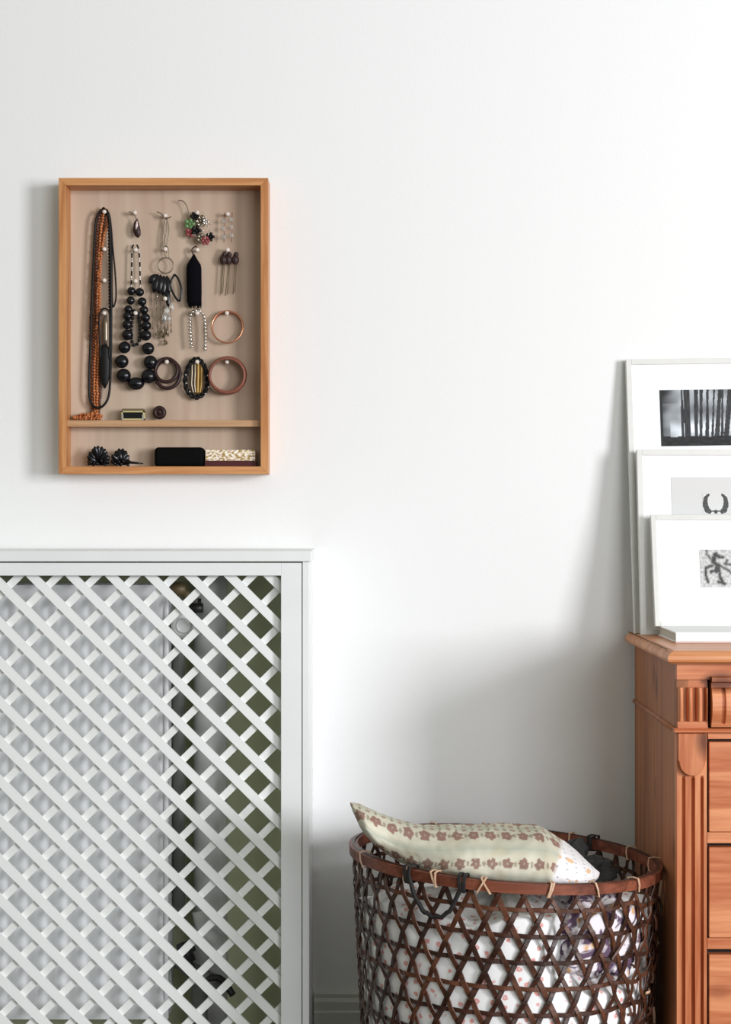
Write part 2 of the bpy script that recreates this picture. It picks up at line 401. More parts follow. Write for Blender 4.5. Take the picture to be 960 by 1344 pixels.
# riser pipe and lower fittings
pa = P(276, 740, 0.06)
mb = MB(); mb.tube([(pa.x, -0.055, 0.0), (pa.x, -0.055, zt0 - 0.004)], 0.029, 24)
mb.build('riser_pipe', M['pipe'], smooth=True, label='grey vertical heating pipe behind lattice right of radiator', cat='pipe')
pl = P(234, 850, 0.095)
pts = [(vx.x - 0.006, -0.09, vx.z - 0.012), (pl.x, -0.085, pl.z), (pl.x, -0.08, P(0, 1100, .095).z), (pl.x, -0.08, P(0, 1214, .095).z)]
mb = MB(); mb.tube(path(pts, 6), 0.0105, 12); mb.build('feed_pipe', M['pipe_dk'], rad, smooth=True, label='slim feed pipe darkened to gap shade beside radiator end')
lw = thing('lower_valve', 'dark pipe valve low behind the lattice near the floor', 'valve', P(262, 1290, 0.1))
mb = MB(); a = P(232, 1262, .11); b2 = P(296, 1300, .11); c2 = P(262, 1230, .11)
mb.tube([a, a.lerp(b2, .5), b2], [0.010, 0.016, 0.012], 12); mb.build('valve_body', M['pipe_dk'], lw, smooth=True)
mb = MB(); mb.tube([P(240, 1238, .13), P(248, 1262, .13)], 0.012, 12); mb.tube([P(236, 1250, .125), P(256, 1244, .125)], 0.005, 8); mb.build('black_knob', M['blackp'], lw, smooth=True, label='black valve knob')
mb = MB(); mb.tube(path([P(248, 1262, .12), P(262, 1285, .12), P(288, 1284, .12), P(306, 1306, .12)], 6), 0.006, 8); mb.build('black_hose', M['blackp'], lw, smooth=True, label='black hose')
mb = MB(); mb.tube([P(262, 1196, .1), P(268, 1222, .1), P(286, 1236, .1), P(290, 1262, .1)], 0.013, 12); mb.build('elbow', M['pipe'], lw, smooth=True)
mb = MB(); mb.tube([P(262, 1290, .11), P(262, 1420, .11)], 0.014, 12); mb.build('down_pipe', M['pipe_dk'], lw, smooth=True)

# ------------------------------------------------------------------ jewellery display box on the wall
BD = 0.060; sb_ = F / (CAMD - BD)
bx0, bx1 = (77 - 480) / sb_, (352 - 480) / sb_; bz1, bz0 = EYE - (233.5 - 672) / sb_, EYE - (622 - 672) / sb_
fw = 0.0128
box = thing('jewellery_box', 'oak framed shallow jewellery display box hung on the white wall', 'display box', ((bx0 + bx1) / 2, -0.03, bz0))
def mitre(pts, y0, y1, m_, nm):
    mb = MB(); mb.prism(pts, 'y', y0, y1); mb.build(nm, m_, box, bevel=0.0006)
mitre([(bx0, bz1), (bx1, bz1), (bx1 - fw, bz1 - fw), (bx0 + fw, bz1 - fw)], -BD, -0.0006, M['oak_h'], 'frame_top')
mitre([(bx0, bz0), (bx1, bz0), (bx1 - fw, bz0 + fw), (bx0 + fw, bz0 + fw)], -BD, -0.0006, M['oak_h'], 'frame_bottom')
mitre([(bx0, bz0), (bx0 + fw, bz0 + fw), (bx0 + fw, bz1 - fw), (bx0, bz1)], -BD, -0.0006, M['oak_v'], 'frame_side')
mitre([(bx1, bz0), (bx1, bz1), (bx1 - fw, bz1 - fw), (bx1 - fw, bz0 + fw)], -BD, -0.0006, M['oak_v'], 'frame_side')
B((bx0 + fw - .001, -0.009, bz0 + fw - .001), (bx1 - fw + .001, -0.0008, bz1 - fw + .001)).build('back_panel', M['ply'], box)
ssh = F / (CAMD - 0.045)
shz1 = EYE - (551.5 - 672) / ssh; shz0 = EYE - (560 - 672) / ssh
B((bx0 + fw - .0005, -0.045, shz0), (bx1 - fw + .0005, -0.009, shz1)).build('shelf', M['shelfw'], box, bevel=0.0005)
# pegs
pegm = None
pegs = [(137, 278), (137, 327), (137, 368), (137, 411), (177, 279), (178, 328), (178, 369), (178, 411), (217, 283), (217, 327), (217, 392),
        (259, 279), (259, 328), (259, 411), (299, 281), (299, 328), (298, 411), (219, 475), (259, 475), (298, 475)]
YB = 0.009
def J(px, py, d=0.02): return P(px, py, 0.012 + (d - 0.012) * 0.75)
for i, (px, py) in enumerate(pegs):
    c = P(px, py, 0.026)
    if pegm is None:
        mb = MB(); mb.tube([(0, 0.0215, 0), (0, 0.002, 0)], 0.0018, 8)
        mb.tube([(0, 0.003, 0), (0, 0.001, 0), (0, -0.0015, 0), (0, -0.003, 0)], [0.0024, 0.0037, 0.0037, 0.0020], 12)
        pegm = mb.build('peg', M['pearl'], box, smooth=True)
        o = pegm; o.data.transform(Matrix.Translation(box.location))
    else:
        o = pegm.copy(); COL.objects.link(o)
    o.location = c - box.location
mb = None

ORI = 'jewellery hanging in the oak box'
# amber tassel necklace
t = thing('amber_necklace', 'long amber-brown multi-strand bead necklace at far left of jewellery box', 'necklace', J(128, 551))
strands = [([(137, 275), (130, 290), (127, 330), (125, 400), (122, 470), (121, 520), (122, 545)], 'orange_d', 0.0032),
           ([(138, 275), (133, 300), (130, 340), (128, 400), (126, 450), (124, 500), (125, 545)], 'orange', 0.0030),
           ([(140, 276), (141, 292), (136, 315), (132, 345), (131, 400), (130, 440), (128, 500), (128, 546)], 'orange', 0.0029),
           ([(134, 276), (127, 300), (123, 350), (119, 420), (119, 445)], 'orange_d', 0.0027),
           ([(138, 276), (137, 300), (133, 330), (127, 380), (127, 430), (130, 480), (131, 520), (129, 546)], 'orange_d', 0.0030)]
for si, (pp, mm_, r_) in enumerate(strands):
    pts = path([J(x, y, 0.018 + 0.002 * (si % 3)) for x, y in pp], 10); mb = MB()
    for q in along(pts, r_ * 1.7): mb.ball(q + Vector((random.uniform(-.0006, .0006), random.uniform(-.001, .001), 0)), r_, n=6, m=4)
    mb.build('bead_strand', M[mm_], t, smooth=True, kind='stuff')
mb = MB()
for k in range(230):
    u = random.random(); x = 97 + 37 * u; hgt = (0.35 + 0.65 * math.sin(PI * min(1, .15 + u * .8))) * 11
    mb.ball(J(x + random.uniform(-1, 1), 550.3 - random.uniform(0, hgt) * (0.5 + u * .6), random.uniform(0.016, 0.034)), 0.0019, n=6, m=4)
mb.build('tassel_beads', M['orange'], t, smooth=True, kind='stuff', label='orange bead tassel heaped on the shelf')

def strand(nm, pp, r_, m_, parent, d0=0.024, step=1.8, closed=False, n=6, **kw):
    pts = path([J(x, y, d0 + (p[0] if p else 0)) for x, y, *p in pp], 10); mb = MB()
    for q in along(pts, r_ * step): mb.ball(q, r_, n=n, m=4)
    return mb.build(nm, M[m_], parent, smooth=True, **kw)
t = thing('black_bead_necklace', 'fine black bead necklace with a narrow loop bulging right of the amber strands', 'necklace', J(147, 402))
strand('bead_strand', [(137, 274), (143, 280), (146, 300), (147, 340), (147, 380), (148, 402), (151, 398), (152.5, 385), (151, 355), (148, 325), (146, 300), (141, 277)], 0.0019, 'bead_dk', t, 0.026, kind='stuff')
strand('bead_strand', [(136, 274), (143, 290), (144, 330), (144.5, 380), (145, 430), (145.5, 455)], 0.0032, 'bead_dk', t, 0.022, kind='stuff')
t = thing('black_cord_necklace', 'longest black cord necklace, its round loop ending just above the shelf', 'necklace', J(128, 536))
mb = MB(); mb.tube(path([J(x, y, .029) for x, y in [(133, 275), (126, 290), (123, 340), (120, 420), (117.5, 480), (117, 515), (120, 529), (128, 535.5), (137, 531), (143, 518), (145, 490), (146, 440), (146, 380), (145, 320), (143, 285), (139, 275)]], 8), 0.0021, 8)
mb.build('cord', M['bead_dk'], t, smooth=True)
t = thing('pendant_necklace', 'short black cord necklace with a long dark pendant on the lowest left peg', 'necklace', J(138, 510))
mb = MB(); mb.tube(path([J(x, y, .033) for x, y in [(132, 470), (130.5, 440), (130.5, 415), (134, 406.5), (138, 405), (142.5, 408), (144, 418), (144, 450), (143, 470)]], 8), 0.0016, 8); mb.build('cord', M['bead_dk'], t, smooth=True)
mb = MB(); mb.tube([J(137.5, y, .031) for y in (452, 458, 475, 492, 503, 510)], [0.004, 0.0085, 0.0098, 0.0092, 0.006, 0.001], 10, flat=0.4); mb.build('pendant', M['bead_dk'], t, smooth=True)
mb = MB(); mb.tube([J(138.5, y, .030) for y in (414, 425, 445, 454)], [0.0022, 0.0035, 0.0035, 0.002], 8, flat=.5); mb.build('glass_drop', M['silver_d'], t, smooth=True)
# brown drop earring
t = thing('drop_earring', 'small brown drop earring hanging alone on the top row', 'earring', J(179, 312))
mb = MB(); mb.tube(path([J(x, y, .026) for x, y in [(169, 278), (173, 279), (178, 285), (180, 289)]], 5), 0.0009, 6); mb.build('hook', M['silver_d'], t, smooth=True)
mb = MB(); mb.tube([J(x, y, .025) for x, y in [(180, 287), (179, 293), (179.5, 302), (181, 309), (181.5, 312)]], [0.001, 0.0045, 0.0068, 0.0052, 0.001], 12, flat=.5); mb.build('drop', M['wine'], t, smooth=True)
mb = MB(); mb.tube([J(x, y, .029) for x, y in [(180, 290), (179.5, 296), (178.5, 301)]], [0.0008, 0.0024, 0.0008], 8, flat=.6); mb.build('stone', M['white_stone'], t, smooth=True)

# big black bead necklace
t = thing('chunky_necklace', 'chunky black graduated bead necklace with striped upper strands', 'necklace', J(178, 510))
mstr = {True: 'bead_bk', False: 'silver'}
for sx in (0, 1):
    pp = path([J(x, y, .022) for x, y in ([(175, 322), (173.5, 327), (173, 345), (172.5, 368), (172, 378)] if sx == 0 else [(180, 322), (182, 327), (183.5, 345), (184, 368), (184.5, 378)])], 8)
    al = along(pp, 0.0026)
    for flag in (True, False):
        mb = MB()
        for i, q in enumerate(al):
            if ((i // 3) % 2 == 0) == flag: mb.ball(q, 0.0018, n=6, m=4)
        mb.build('strand_beads', M[mstr[flag]], t, smooth=True, kind='stuff')
bigs = [(172.5, 382, 4.6), (183.5, 383.5, 4.8), (171.5, 394.5, 4.6), (186.5, 396, 4.9), (168.5, 406, 4.6), (189, 407, 4.8), (167.5, 415, 4.9), (191, 417, 5.1),
        (167, 426, 5.3), (192, 427.5, 5.4), (167.5, 439.5, 6.0), (191.5, 440, 6.0), (163.5, 456, 6.6), (194.5, 457.5, 6.8), (160, 474.5, 7.4), (197.5, 475.5, 7.6),
        (162.5, 493, 7.8), (195, 494, 8.0), (178.5, 503.5, 8.2)]
proto = None
for x, y, r_ in bigs:
    c = J(x, y, 0.028)
    if proto is None:
        mb = MB(); mb.ball((0, 0, 0), 1.0, n=16, m=10); proto = mb.build('bead', M['bead_bk'], t, smooth=True); proto.data.transform(Matrix.Translation(t.location)); o = proto
    else:
        o = proto.copy(); COL.objects.link(o)
    o.location = c - t.location; rr_ = r_ * 1.22 / 755; o.scale = (rr_, rr_ * .8, rr_ * 0.98) if r_ < 8.1 else (rr_ * 1.12, rr_ * .8, rr_ * .85)
strand('inner_loop', [(176, 408, -.002), (173, 425, -.002), (172, 442, -.002), (174, 450), (177.5, 453.5), (181, 450), (184, 442, -.002), (183.5, 425, -.002), (181, 408, -.002)], 0.0034, 'bead_bk', t, 0.024, 2.0, kind='stuff', n=8)

# silver earrings
t = thing('chain_earrings', 'pair of thin tarnished chain earrings on the top row, left of the green brooch', 'earrings', J(217, 330))
mb = MB()
mb.tube(path([J(x, y, .026) for x, y in [(206, 278), (211, 280), (216, 285), (221, 286), (225, 284)]], 5), 0.001, 6)
mb.build('hook', M['silver_d'], t, smooth=True)
for pp in ([(218, 286), (216, 300), (214, 315), (215, 328)], [(219, 286), (222, 302), (221, 315), (218, 326)], [(218, 287), (219, 302), (217, 318), (219, 332)]):
    mb = MB(); mb.tube(path([J(x, y, .022) for x, y in pp], 6), 0.0010, 6); mb.build('chain', M['silver_d'], t, smooth=True)
# ring with shells and crystals
t = thing('keyring_charms', 'dark ring hung with black shell petals and clear crystal chains', 'jewellery', J(217, 450))
mb = MB(); mb.tube(ring_pts(J(217.5, 348.5, .026), 0.0135, 0.0135, 28), 0.0012, 6, closed=True); mb.build('ring', M['silver_d'], t, smooth=True)
mb = MB(); mb.tube(path([J(x, y, .027) for x, y in [(218, 338), (216, 330), (217, 323), (221, 326), (222, 338)]], 5), 0.0007, 6); mb.build('loop', M['silver_d'], t, smooth=True)
for x0, y0, x1, y1, w_ in ((205, 360, 196, 372, 5), (207, 360, 202, 384, 6), (211, 361, 208, 386, 6), (215, 362, 214, 388, 5), (219, 362, 222, 386, 4.5), (219, 375, 221, 404, 4)):
    mb = MB(); a, b_ = J(x0, y0, .024), J(x1, y1, .026)
    mb.tube([a, a.lerp(b_, .2), a.lerp(b_, .5), a.lerp(b_, .8), b_], [v * w_ / 755 for v in (.2, .75, 1, .7, .15)], 8, flat=.35); mb.build('shell_petal', M['bead_bk'], t, smooth=True)
mb = MB(); mb.tube(path([J(x, y, .027) for x, y in [(229, 360), (234, 366), (238, 378), (238, 388), (235, 395), (229, 388), (224, 376), (226, 366)]], 6), 0.0018, 8, closed=True, flat=.5); mb.build('open_leaf', M['bead_bk'], t, smooth=True)
for x0, y0, y1, r_ in ((219, 402, 414, 4), (222, 414, 422, 3.4), (216, 410, 424, 3), (226, 398, 408, 2.2)):
    mb = MB(); mb.tube([J(x0, y0, .027), J(x0, (y0 * 2 + y1) / 3, .027), J(x0, (y0 + 2 * y1) / 3, .027), J(x0, y1, .027)], [v * r_ / 755 for v in (.3, 1, 1, .3)], 6); mb.build('crystal', M['glass'], t)
for x0, y0, x1, y1 in ((199, 386, 201, 432), (205, 386, 207, 436), (211, 388, 211, 444), (216, 388, 216, 446), (221, 404, 220, 440), (208, 362, 206, 400), (224, 404, 225, 436)):
    mb = MB()
    for q in along(path([J(x0, y0, .023), J((x0 + x1) / 2, (y0 + y1) / 2, .025), J(x1, y1, .023)], 6), 0.0030): mb.ball(q, random.choice((.0011, .0011, .0017)), n=6, m=4)
    mb.build('chain', M['silver_d'], t, smooth=True, kind='stuff')
mb = MB()
for k in range(26): mb.ball(J(random.gauss(216, 5.5), random.gauss(438, 6), random.uniform(.018, .028)), random.uniform(.0014, .0027), n=6, m=4)
mb.build('bead_cluster', M['brass'], t, smooth=True, kind='stuff')
mb = MB()
for x, y in ((206.5, 389), (214, 434), (220, 436)): mb.ball(J(x, y, .03), .0019, n=8, m=5)
mb.build('bright_beads', M['silver'], t, smooth=True)

# floral brooch
t = thing('floral_brooch', 'green, grey and red flower brooch with a bent wire, top row', 'brooch', J(262, 322))
mb = MB(); mb.tube(path([J(x, y, .024) for x, y in [(234, 263.5), (240, 264), (245, 270), (248, 280), (249, 288)]], 6), 0.0009, 6); mb.build('wire', M['silver_d'], t, smooth=True)
def flower(cx_, cy_, R_, m_, nm, parent, n=6, d=.026, ph=0.0):
    mb = MB()
    for k in range(n):
        a = ph + 2 * PI * k / n; c = J(cx_, cy_, d); e = Vector((math.cos(a), 0, math.sin(a)))
        mb.tube([c, c + e * R_ * .5 + Vector((0, -.002, 0)), c + e * R_ * .9 + Vector((0, -.003, 0)), c + e * R_ * 1.05], [R_ * .1, R_ * .38, R_ * .32, R_ * .05], 8, flat=.35)
    mb.ball(J(cx_, cy_, d + .003), R_ * .3, n=8, m=5)
    return mb.build(nm, M[m_], parent, smooth=True)
flower(249, 294, 0.010, 'green', 'green_flower', t, 5)
flower(256, 284, 0.008, 'bead_dk', 'dark_flower', t, 6)
flower(263, 290, 0.011, 'silver_d', 'grey_flower', t, 6, .024)
flower(250, 305, 0.009, 'red', 'red_flower', t, 5, .024)
flower(258, 303, 0.009, 'bead_dk', 'dark_flower', t, 5, .028)
flower(270, 291, 0.006, 'silver', 'silver_flower', t, 5, .030)
flower(264, 313, 0.009, 'silver_d', 'grey_flower', t, 6, .028, .4)
flower(270, 316, 0.008, 'red', 'red_flower', t, 6, .030)
flower(276, 311, 0.008, 'bead_dk', 'dark_flower', t, 5, .026)
mb = MB()
for k in range(26): mb.ball(J(random.gauss(265, 7), random.gauss(302, 9), random.uniform(.026, .034)), random.uniform(.0009, .0016), n=6, m=4)
mb.build('seed_beads', M['silver'], t, smooth=True, kind='stuff')

# crystal drop earrings, hair pins
t = thing('crystal_earrings', 'faint pair of clear crystal drop earrings on the top right peg', 'earrings', J(299, 320))
for x0, ys in ((294, (290, 300, 311)), (304, (288, 298, 309))):
    mb = MB(); mb.tube([J(x0 + 1, 279, .025), J(x0, 318, .025)], 0.0006, 6); mb.build('hook', M['copper'], t, smooth=True)
    for y in ys: mb = MB(); mb.ball(J(x0, y, .026), .0042, .9, .5, 1.1, n=7, m=4); mb.build('crystal', M['glass'], t)
t = thing('hair_pins', 'set of three dark topped hair pins with long thin prongs', 'hair pins', J(300, 388))
for x0, lx, ly in ((293.5, 290, 386), (300, 296, 388), (309, 306, 386)):
    mb = MB(); c = J(x0, 341, .026); mb.ball(c, .0068, 1, .45, 1.3, n=8, m=5); mb.ball(J(x0 + 1, 334, .027), .0045, 1, .5, 1, n=8, m=5); mb.build('pin_head', M['wine'] if x0 > 292 else M['brass'], t)
    mb = MB(); mb.tube([J(x0, 346, .024), J(lx, ly, .022)], .0008, 6); mb.tube([J(x0 + 1.5, 346, .024), J(lx + 2.5, ly - 2, .022)], .0007, 6); mb.build('prong', M['brass'], t, smooth=True)

# black tassel
t = thing('black_tassel', 'thick black thread tassel with tapered top in the second row', 'tassel', J(255, 404))
mb = MB(); prof_ = [(333, .6), (340, 4.5), (347, 9), (352, 10), (370, 10), (385, 10), (396, 9.4), (401, 8.2)]
mb.tube([J(254.5 + (y - 333) * .01, y, .026) for y, _ in prof_], [r_ / 755 for _, r_ in prof_], 14, flat=.8); mb.build('core', M['black_thread'], t, smooth=True)
mb = MB()
for k in range(90):
    a = 2 * PI * random.random(); rr_ = 9.2 / 755; ex = math.cos(a) * rr_; ey = math.sin(a) * rr_ * .8; yb = random.uniform(392, 405)
    c0, c1, c2_ = J(254.5, 337, .026), J(254.6, 356, .026), J(255, yb, .026)
    mb.tube([c0 + Vector((ex * .2, ey * .2, 0)), c1 + Vector((ex, ey, 0)), c2_ + Vector((ex * random.uniform(.7, 1.02), ey * .9, 0))], .0009, 4)
mb.build('threads', M['black_thread'], t, smooth=True, kind='stuff')
mb = MB(); mb.tube(path([J(x, y, .027) for x, y in [(254.5, 336), (252, 328), (257, 323.5), (260, 327)]], 5), .0012, 6); mb.build('hanging_loop', M['wine'], t, smooth=True)

# spiky silver bracelet
t = thing('spiked_bracelet', 'narrow silver spiked bracelet hanging under the black tassel', 'bracelet', J(259, 463))
pp = path([J(x, y, .027) for x, y in [(252, 455), (250.5, 440), (250, 425), (250.5, 414), (255, 408), (262, 408), (267, 414), (269, 425), (269.5, 440), (269, 455), (268.5, 461)]], 6)
mb = MB(); mb.tube(pp, .0016, 6); mb.build('chain', M['silver_d'], t, smooth=True)
mb = MB()
for i, q in enumerate(along(pp, .0062)):
    sd = -1 if q.x < J(260, 0).x else 1
    mb.tube([q + Vector((-.002 * sd, -.001, .001)), q + Vector((.0008 * sd, -.003, -.0005)), q + Vector((.0042 * sd, -.002, -.003))], [.0026, .0024, .0004], 6)
mb.build('spikes', M['silver'], t, smooth=True, kind='stuff')

# bangles
def bangle(nm, lab, x, y, rx, rz, r_, m_, d=.026, flat=1.0, extra=None):
    t = thing(nm, lab, 'bangle', J(x, y + rz, d))
    mb = MB(); mb.tube(ring_pts(J(x, y, d), rx / 755, rz / 755, 40, tilt=.003), r_, 10, closed=True, flat=flat); mb.build('band', M[m_], t, smooth=True)
    return t
bangle('thin_bangle', 'thin rose gold wire bangle on the right of the box, above the wide one', 298.5, 429, 20.5, 21, .0016, 'copper')
t = bangle('thin_bangle', 'x', 298.5, 430, 19.5, 19.8, .0011, 'copper2', .022); t['label'] = 'slender copper bangle just behind the rose gold wire one'
t = thing('wide_bangle', 'wide pinkish copper cuff bangle in the bottom right corner above the shelf', 'bangle', J(300, 517, .024))
mb = MB(); rows = []
for k in range(44):
    a = 2 * PI * k / 44; ca, sa = math.cos(a), math.sin(a); c = J(300, 494, .0)
    rows.append([c + Vector((ca * 24.5 / 755, -.013, sa * 25 / 755)), c + Vector((ca * 25.6 / 755, -.022, sa * 25.4 / 755)), c + Vector((ca * 24 / 755, -.034, sa * 23.5 / 755 - .001)), c + Vector((ca * 21 / 755, -.034, sa * 20.5 / 755)), c + Vector((ca * 22.6 / 755, -.022, sa * 22.8 / 755)), c + Vector((ca * 22 / 755, -.013, sa * 22 / 755))])
mb.grid(rows, closed_u=True, closed_v=True); mb.build('band', M['copper2'], t, smooth=True)
bangle('dark_bangle', 'round dark wine-brown bangle, the upper of two on one peg', 218.5, 486, 14.5, 15.5, .0032, 'wine', .028)
bangle('dark_bangle', 'larger dark wine-brown bangle hanging behind and lower on the same peg', 220, 491, 16.5, 19, .0032, 'wine', .022)
t = thing('braided_bracelet', 'oval black braided bracelet with silver studs and gold thread centre', 'bracelet', J(258, 524))
pp = [J(258 + 14.5 * math.sin(2 * PI * k / 60) * (1 - .18 * math.cos(2 * PI * k / 60)), 496 - 25 * math.cos(2 * PI * k / 60), .025) for k in range(60)]
for ph in (0, PI):
    q2_ = [p + Vector(((p.x - J(258, 0).x), 0, (p.z - J(0, 496).z))).normalized() * .0022 * math.sin(k * .9 + ph) + Vector((0, .0018 * math.cos(k * .9 + ph), 0)) for k, p in enumerate(pp)]
    mb = MB(); mb.tube(q2_, .0027, 6, closed=True); mb.build('braid', M['bead_dk'], t, smooth=True)
mb = MB()
for x, y in ((244, 492), (273, 493), (244.5, 503), (274, 508), (249, 514), (270, 517)): mb.ball(J(x, y, .030), .0019, n=8, m=5)
mb.build('studs', M['silver'], t, smooth=True)
for x, m_, r_ in ((252, 'silver_d', .0022), (256, 'silver_d', .0020), (260, 'goldt', .0034), (264.5, 'goldt', .0026)):
    mb = MB(); mb.tube(path([J(x, 476, .022), J(x, 490, .024), J(x - .5, 505, .023), J(x - (x - 258) * .35, 516, .022)], 5), r_, 7); mb.build('inner_strand', M[m_], t, smooth=True)
mb = MB(); mb.tube(ring_pts(J(258.5, 521.5, .026), .0042, .0042, 16), .0009, 6, closed=True); mb.build('clasp', M['wine'], t, smooth=True)

# on the shelf
t = thing('brass_trinket_box', 'tiny brass and glass trinket box on the shelf', 'trinket box', J(175, 551, .03))
a, b_ = J(160, 551.4, .036), J(190, 536.5, .036)
def fr_box(a, b_, d0, d1, th, m_, nm, parent):
    mb = MB(); x0, x1, z0, z1 = a.x, b_.x, a.z, b_.z
    for q, r_ in (((x0, z0), (x0 + th, z1)), ((x1 - th, z0), (x1, z1)), ((x0, z0), (x1, z0 + th)), ((x0, z1 - th), (x1, z1))):
        mb.box((q[0], -d1, q[1]), (r_[0], -d1 + th, r_[1])); mb.box((q[0], -d0 - th, q[1]), (r_[0], -d0, r_[1]))
    return mb.build(nm, M[m_], parent)
fr_box(Vector((a.x, 0, a.z)), Vector((b_.x, 0, b_.z - .004)), .020, .036, .0024, 'brass_lt', 'brass_frame', t)
B((a.x + .0015, -.0345, a.z + .001), (b_.x - .0015, -.0215, b_.z - .0055)).build('dark_glass', M['bead_bk'], t)
B((a.x + .001, -.034, b_.z - .004), (b_.x - .001, -.021, b_.z)).build('lid', M['brass'], t, bevel=.0006)
for x in (a.x + .0006, b_.x - .0036): B((x, -.0368, a.z), (x + .003, -.0358, a.z + .009)).build('glint_corner', M['silver'], t)
t = thing('round_ring', 'small round dark ring standing on the shelf', 'ring', J(210, 551, .028))
mb = MB(); mb.tube(ring_pts(J(209.5, 541.5, .028), .0078, .0078, 24), .0042, 10, closed=True, flat=1.3); mb.build('band', M['wine'], t, smooth=True)
mb = MB(); mb.ball(J(209.5, 541.5, .03), .0035, n=8, m=5); mb.build('stone', M['wine'], t, smooth=True)

# lower compartment
zf = bz0 + fw
def shell_heap(cx_, n, wpx, hpx, lab, seed):
    rnd = random.Random(seed); c0 = P(cx_, 611, .038); t = thing('black_brooch', lab, 'brooch', (c0.x, -.034, zf))
    for k in range(n):
        a = PI * (k + .5) / n; e = Vector((math.cos(a) * wpx / 760, rnd.uniform(-.008, .006), math.sin(a) * hpx / 760)); o_ = Vector((c0.x, -.034, zf + .005))
        mb = MB(); mb.tube([o_, o_ + e * .5, o_ + e * .85, o_ + e], [.002, .0048, .0042, .0008], 8, flat=.4); mb.build('petal', M['bead_bk'], t, smooth=True)
    mb = MB()
    for k in range(18): mb.ball((c0.x + rnd.gauss(0, wpx * .4 / 760), -.036 + rnd.uniform(-.008, .006), zf + .0032 + abs(rnd.gauss(0, hpx * .2 / 760))), .0030, n=7, m=4)
    mb.build('beads', M['bead_bk'], t, smooth=True, kind='stuff'); return t
shell_heap(129, 11, 16, 24, 'black petalled brooch in lower compartment, leftmost in it', 3)
t = shell_heap(158, 8, 13, 21, 'black beaded brooch with a long pin, beside the black case', 5)
mb = MB(); mb.tube([P(160, 606, .04), P(178, 607.5, .045), P(188, 608.5, .045)], [.003, .002, .001], 8); mb.build('pin', M['bead_bk'], t, smooth=True)
a, b_ = P(203, 610, .042), P(268, 587, .042)
mb = MB(); mb.box((a.x, -.048, zf), (b_.x, -.014, b_.z)); mb.build('spectacles_case', M['caseblk'], bevel=.007, seg=5, label='black rounded spectacles case in the lower compartment', cat='case')
t = thing('patterned_box', 'cream patterned slim box in the lower right corner of the jewellery box', 'box', (P(302, 0, .04).x, -.03, P(0, 604.5, .04).z))
a, b_ = P(270, 604.6, .042), P(335, 590.5, .042)
mb = MB(); cols = []; nx, nz = 90, 20; rows = []
for i in range(nx + 1):
    rows.append([(a.x + (b_.x - a.x) * i / nx, -.0425, a.z + (b_.z - a.z) * j / nz) for j in range(nz + 1)])
    for j in range(nz + 1):
        v_n = noise.noise(Vector((i * .17, j * .3, 3.1))); v2 = noise.noise(Vector((i * .3, j * .35, 9.1)))
        c = srgb(236, 226, 196)
        if v_n > .12: c = srgb(166, 140, 84)
        elif v2 > .22: c = srgb(206, 160, 160)
        elif v_n < -.2: c = srgb(250, 246, 236)
        cols.append(c)
mb.grid(rows); mb.build('printed_front', M['print'], t, colors=cols)
B((a.x, -.0424, a.z), (b_.x, -.014, b_.z)).build('body', M['cover'], t)
B((a.x - .001, -.0435, zf), (b_.x + .002, -.012, a.z)).build('card_box', M['darkred'], label='dark red card box under the patterned box', cat='box')

# ------------------------------------------------------------------ pine chest of drawers
DD = 0.45; sd = F / (CAMD - DD)
X = lambda px: (px - 480) / sd
Z = lambda py: EYE - (py - 672) / sd
dl = X(889); dr = dl + 0.93; ztop = Z(853.5); zbt = Z(870.5); BK = 0.02
mx_ = dl + dr
ch = thing('chest_of_drawers', 'antique pine chest of drawers with fluted corners at the right edge', 'chest of drawers', (mx_ / 2, -0.24, 0))
# top slab with bevelled front and side edge
ov = 0.0165
def ring_at(o_, z): return [(dl - o_, -DD - o_, z), (dr + o_, -DD - o_, z), (dr + o_, -BK + .004, z), (dl - o_, -BK + .004, z)]
lv = [(ov - .006, zbt), (ov - .001, zbt + .003), (ov, zbt + .007), (ov - .001, zbt + .012), (ov - .006, ztop - .0028), (ov - .012, ztop)]
mb = MB(); mb.grid([ring_at(o_, z) for o_, z in lv], closed_v=True); n = len(mb.v); mb.f += [(3, 2, 1, 0), (n - 4, n - 3, n - 2, n - 1)]
mb.build('top_board', M['pine_t'], ch)
B((dl - ov + .004, -DD + .02, ztop - .0002), (dl - ov + .0055, -BK - .004, ztop + .0004)).build('top_joint', M['dark'], ch)
# sides made of upright boards
zm = Z(957)
ys = [-BK, -0.125, -0.235, -0.345, -DD + .0215]
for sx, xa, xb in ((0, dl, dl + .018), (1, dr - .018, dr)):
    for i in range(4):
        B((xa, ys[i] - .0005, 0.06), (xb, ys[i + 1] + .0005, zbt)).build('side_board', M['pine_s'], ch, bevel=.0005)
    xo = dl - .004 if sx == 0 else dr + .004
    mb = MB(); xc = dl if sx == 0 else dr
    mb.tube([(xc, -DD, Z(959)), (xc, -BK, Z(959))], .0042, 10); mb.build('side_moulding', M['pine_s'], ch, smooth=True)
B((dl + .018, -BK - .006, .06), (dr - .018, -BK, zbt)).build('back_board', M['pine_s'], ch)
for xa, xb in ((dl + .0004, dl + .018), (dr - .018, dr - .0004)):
    B((xa, -DD + .0045, Z(957)), (xb, -DD + .0216, zbt)).build('corner_post', M['pine_s'], ch)
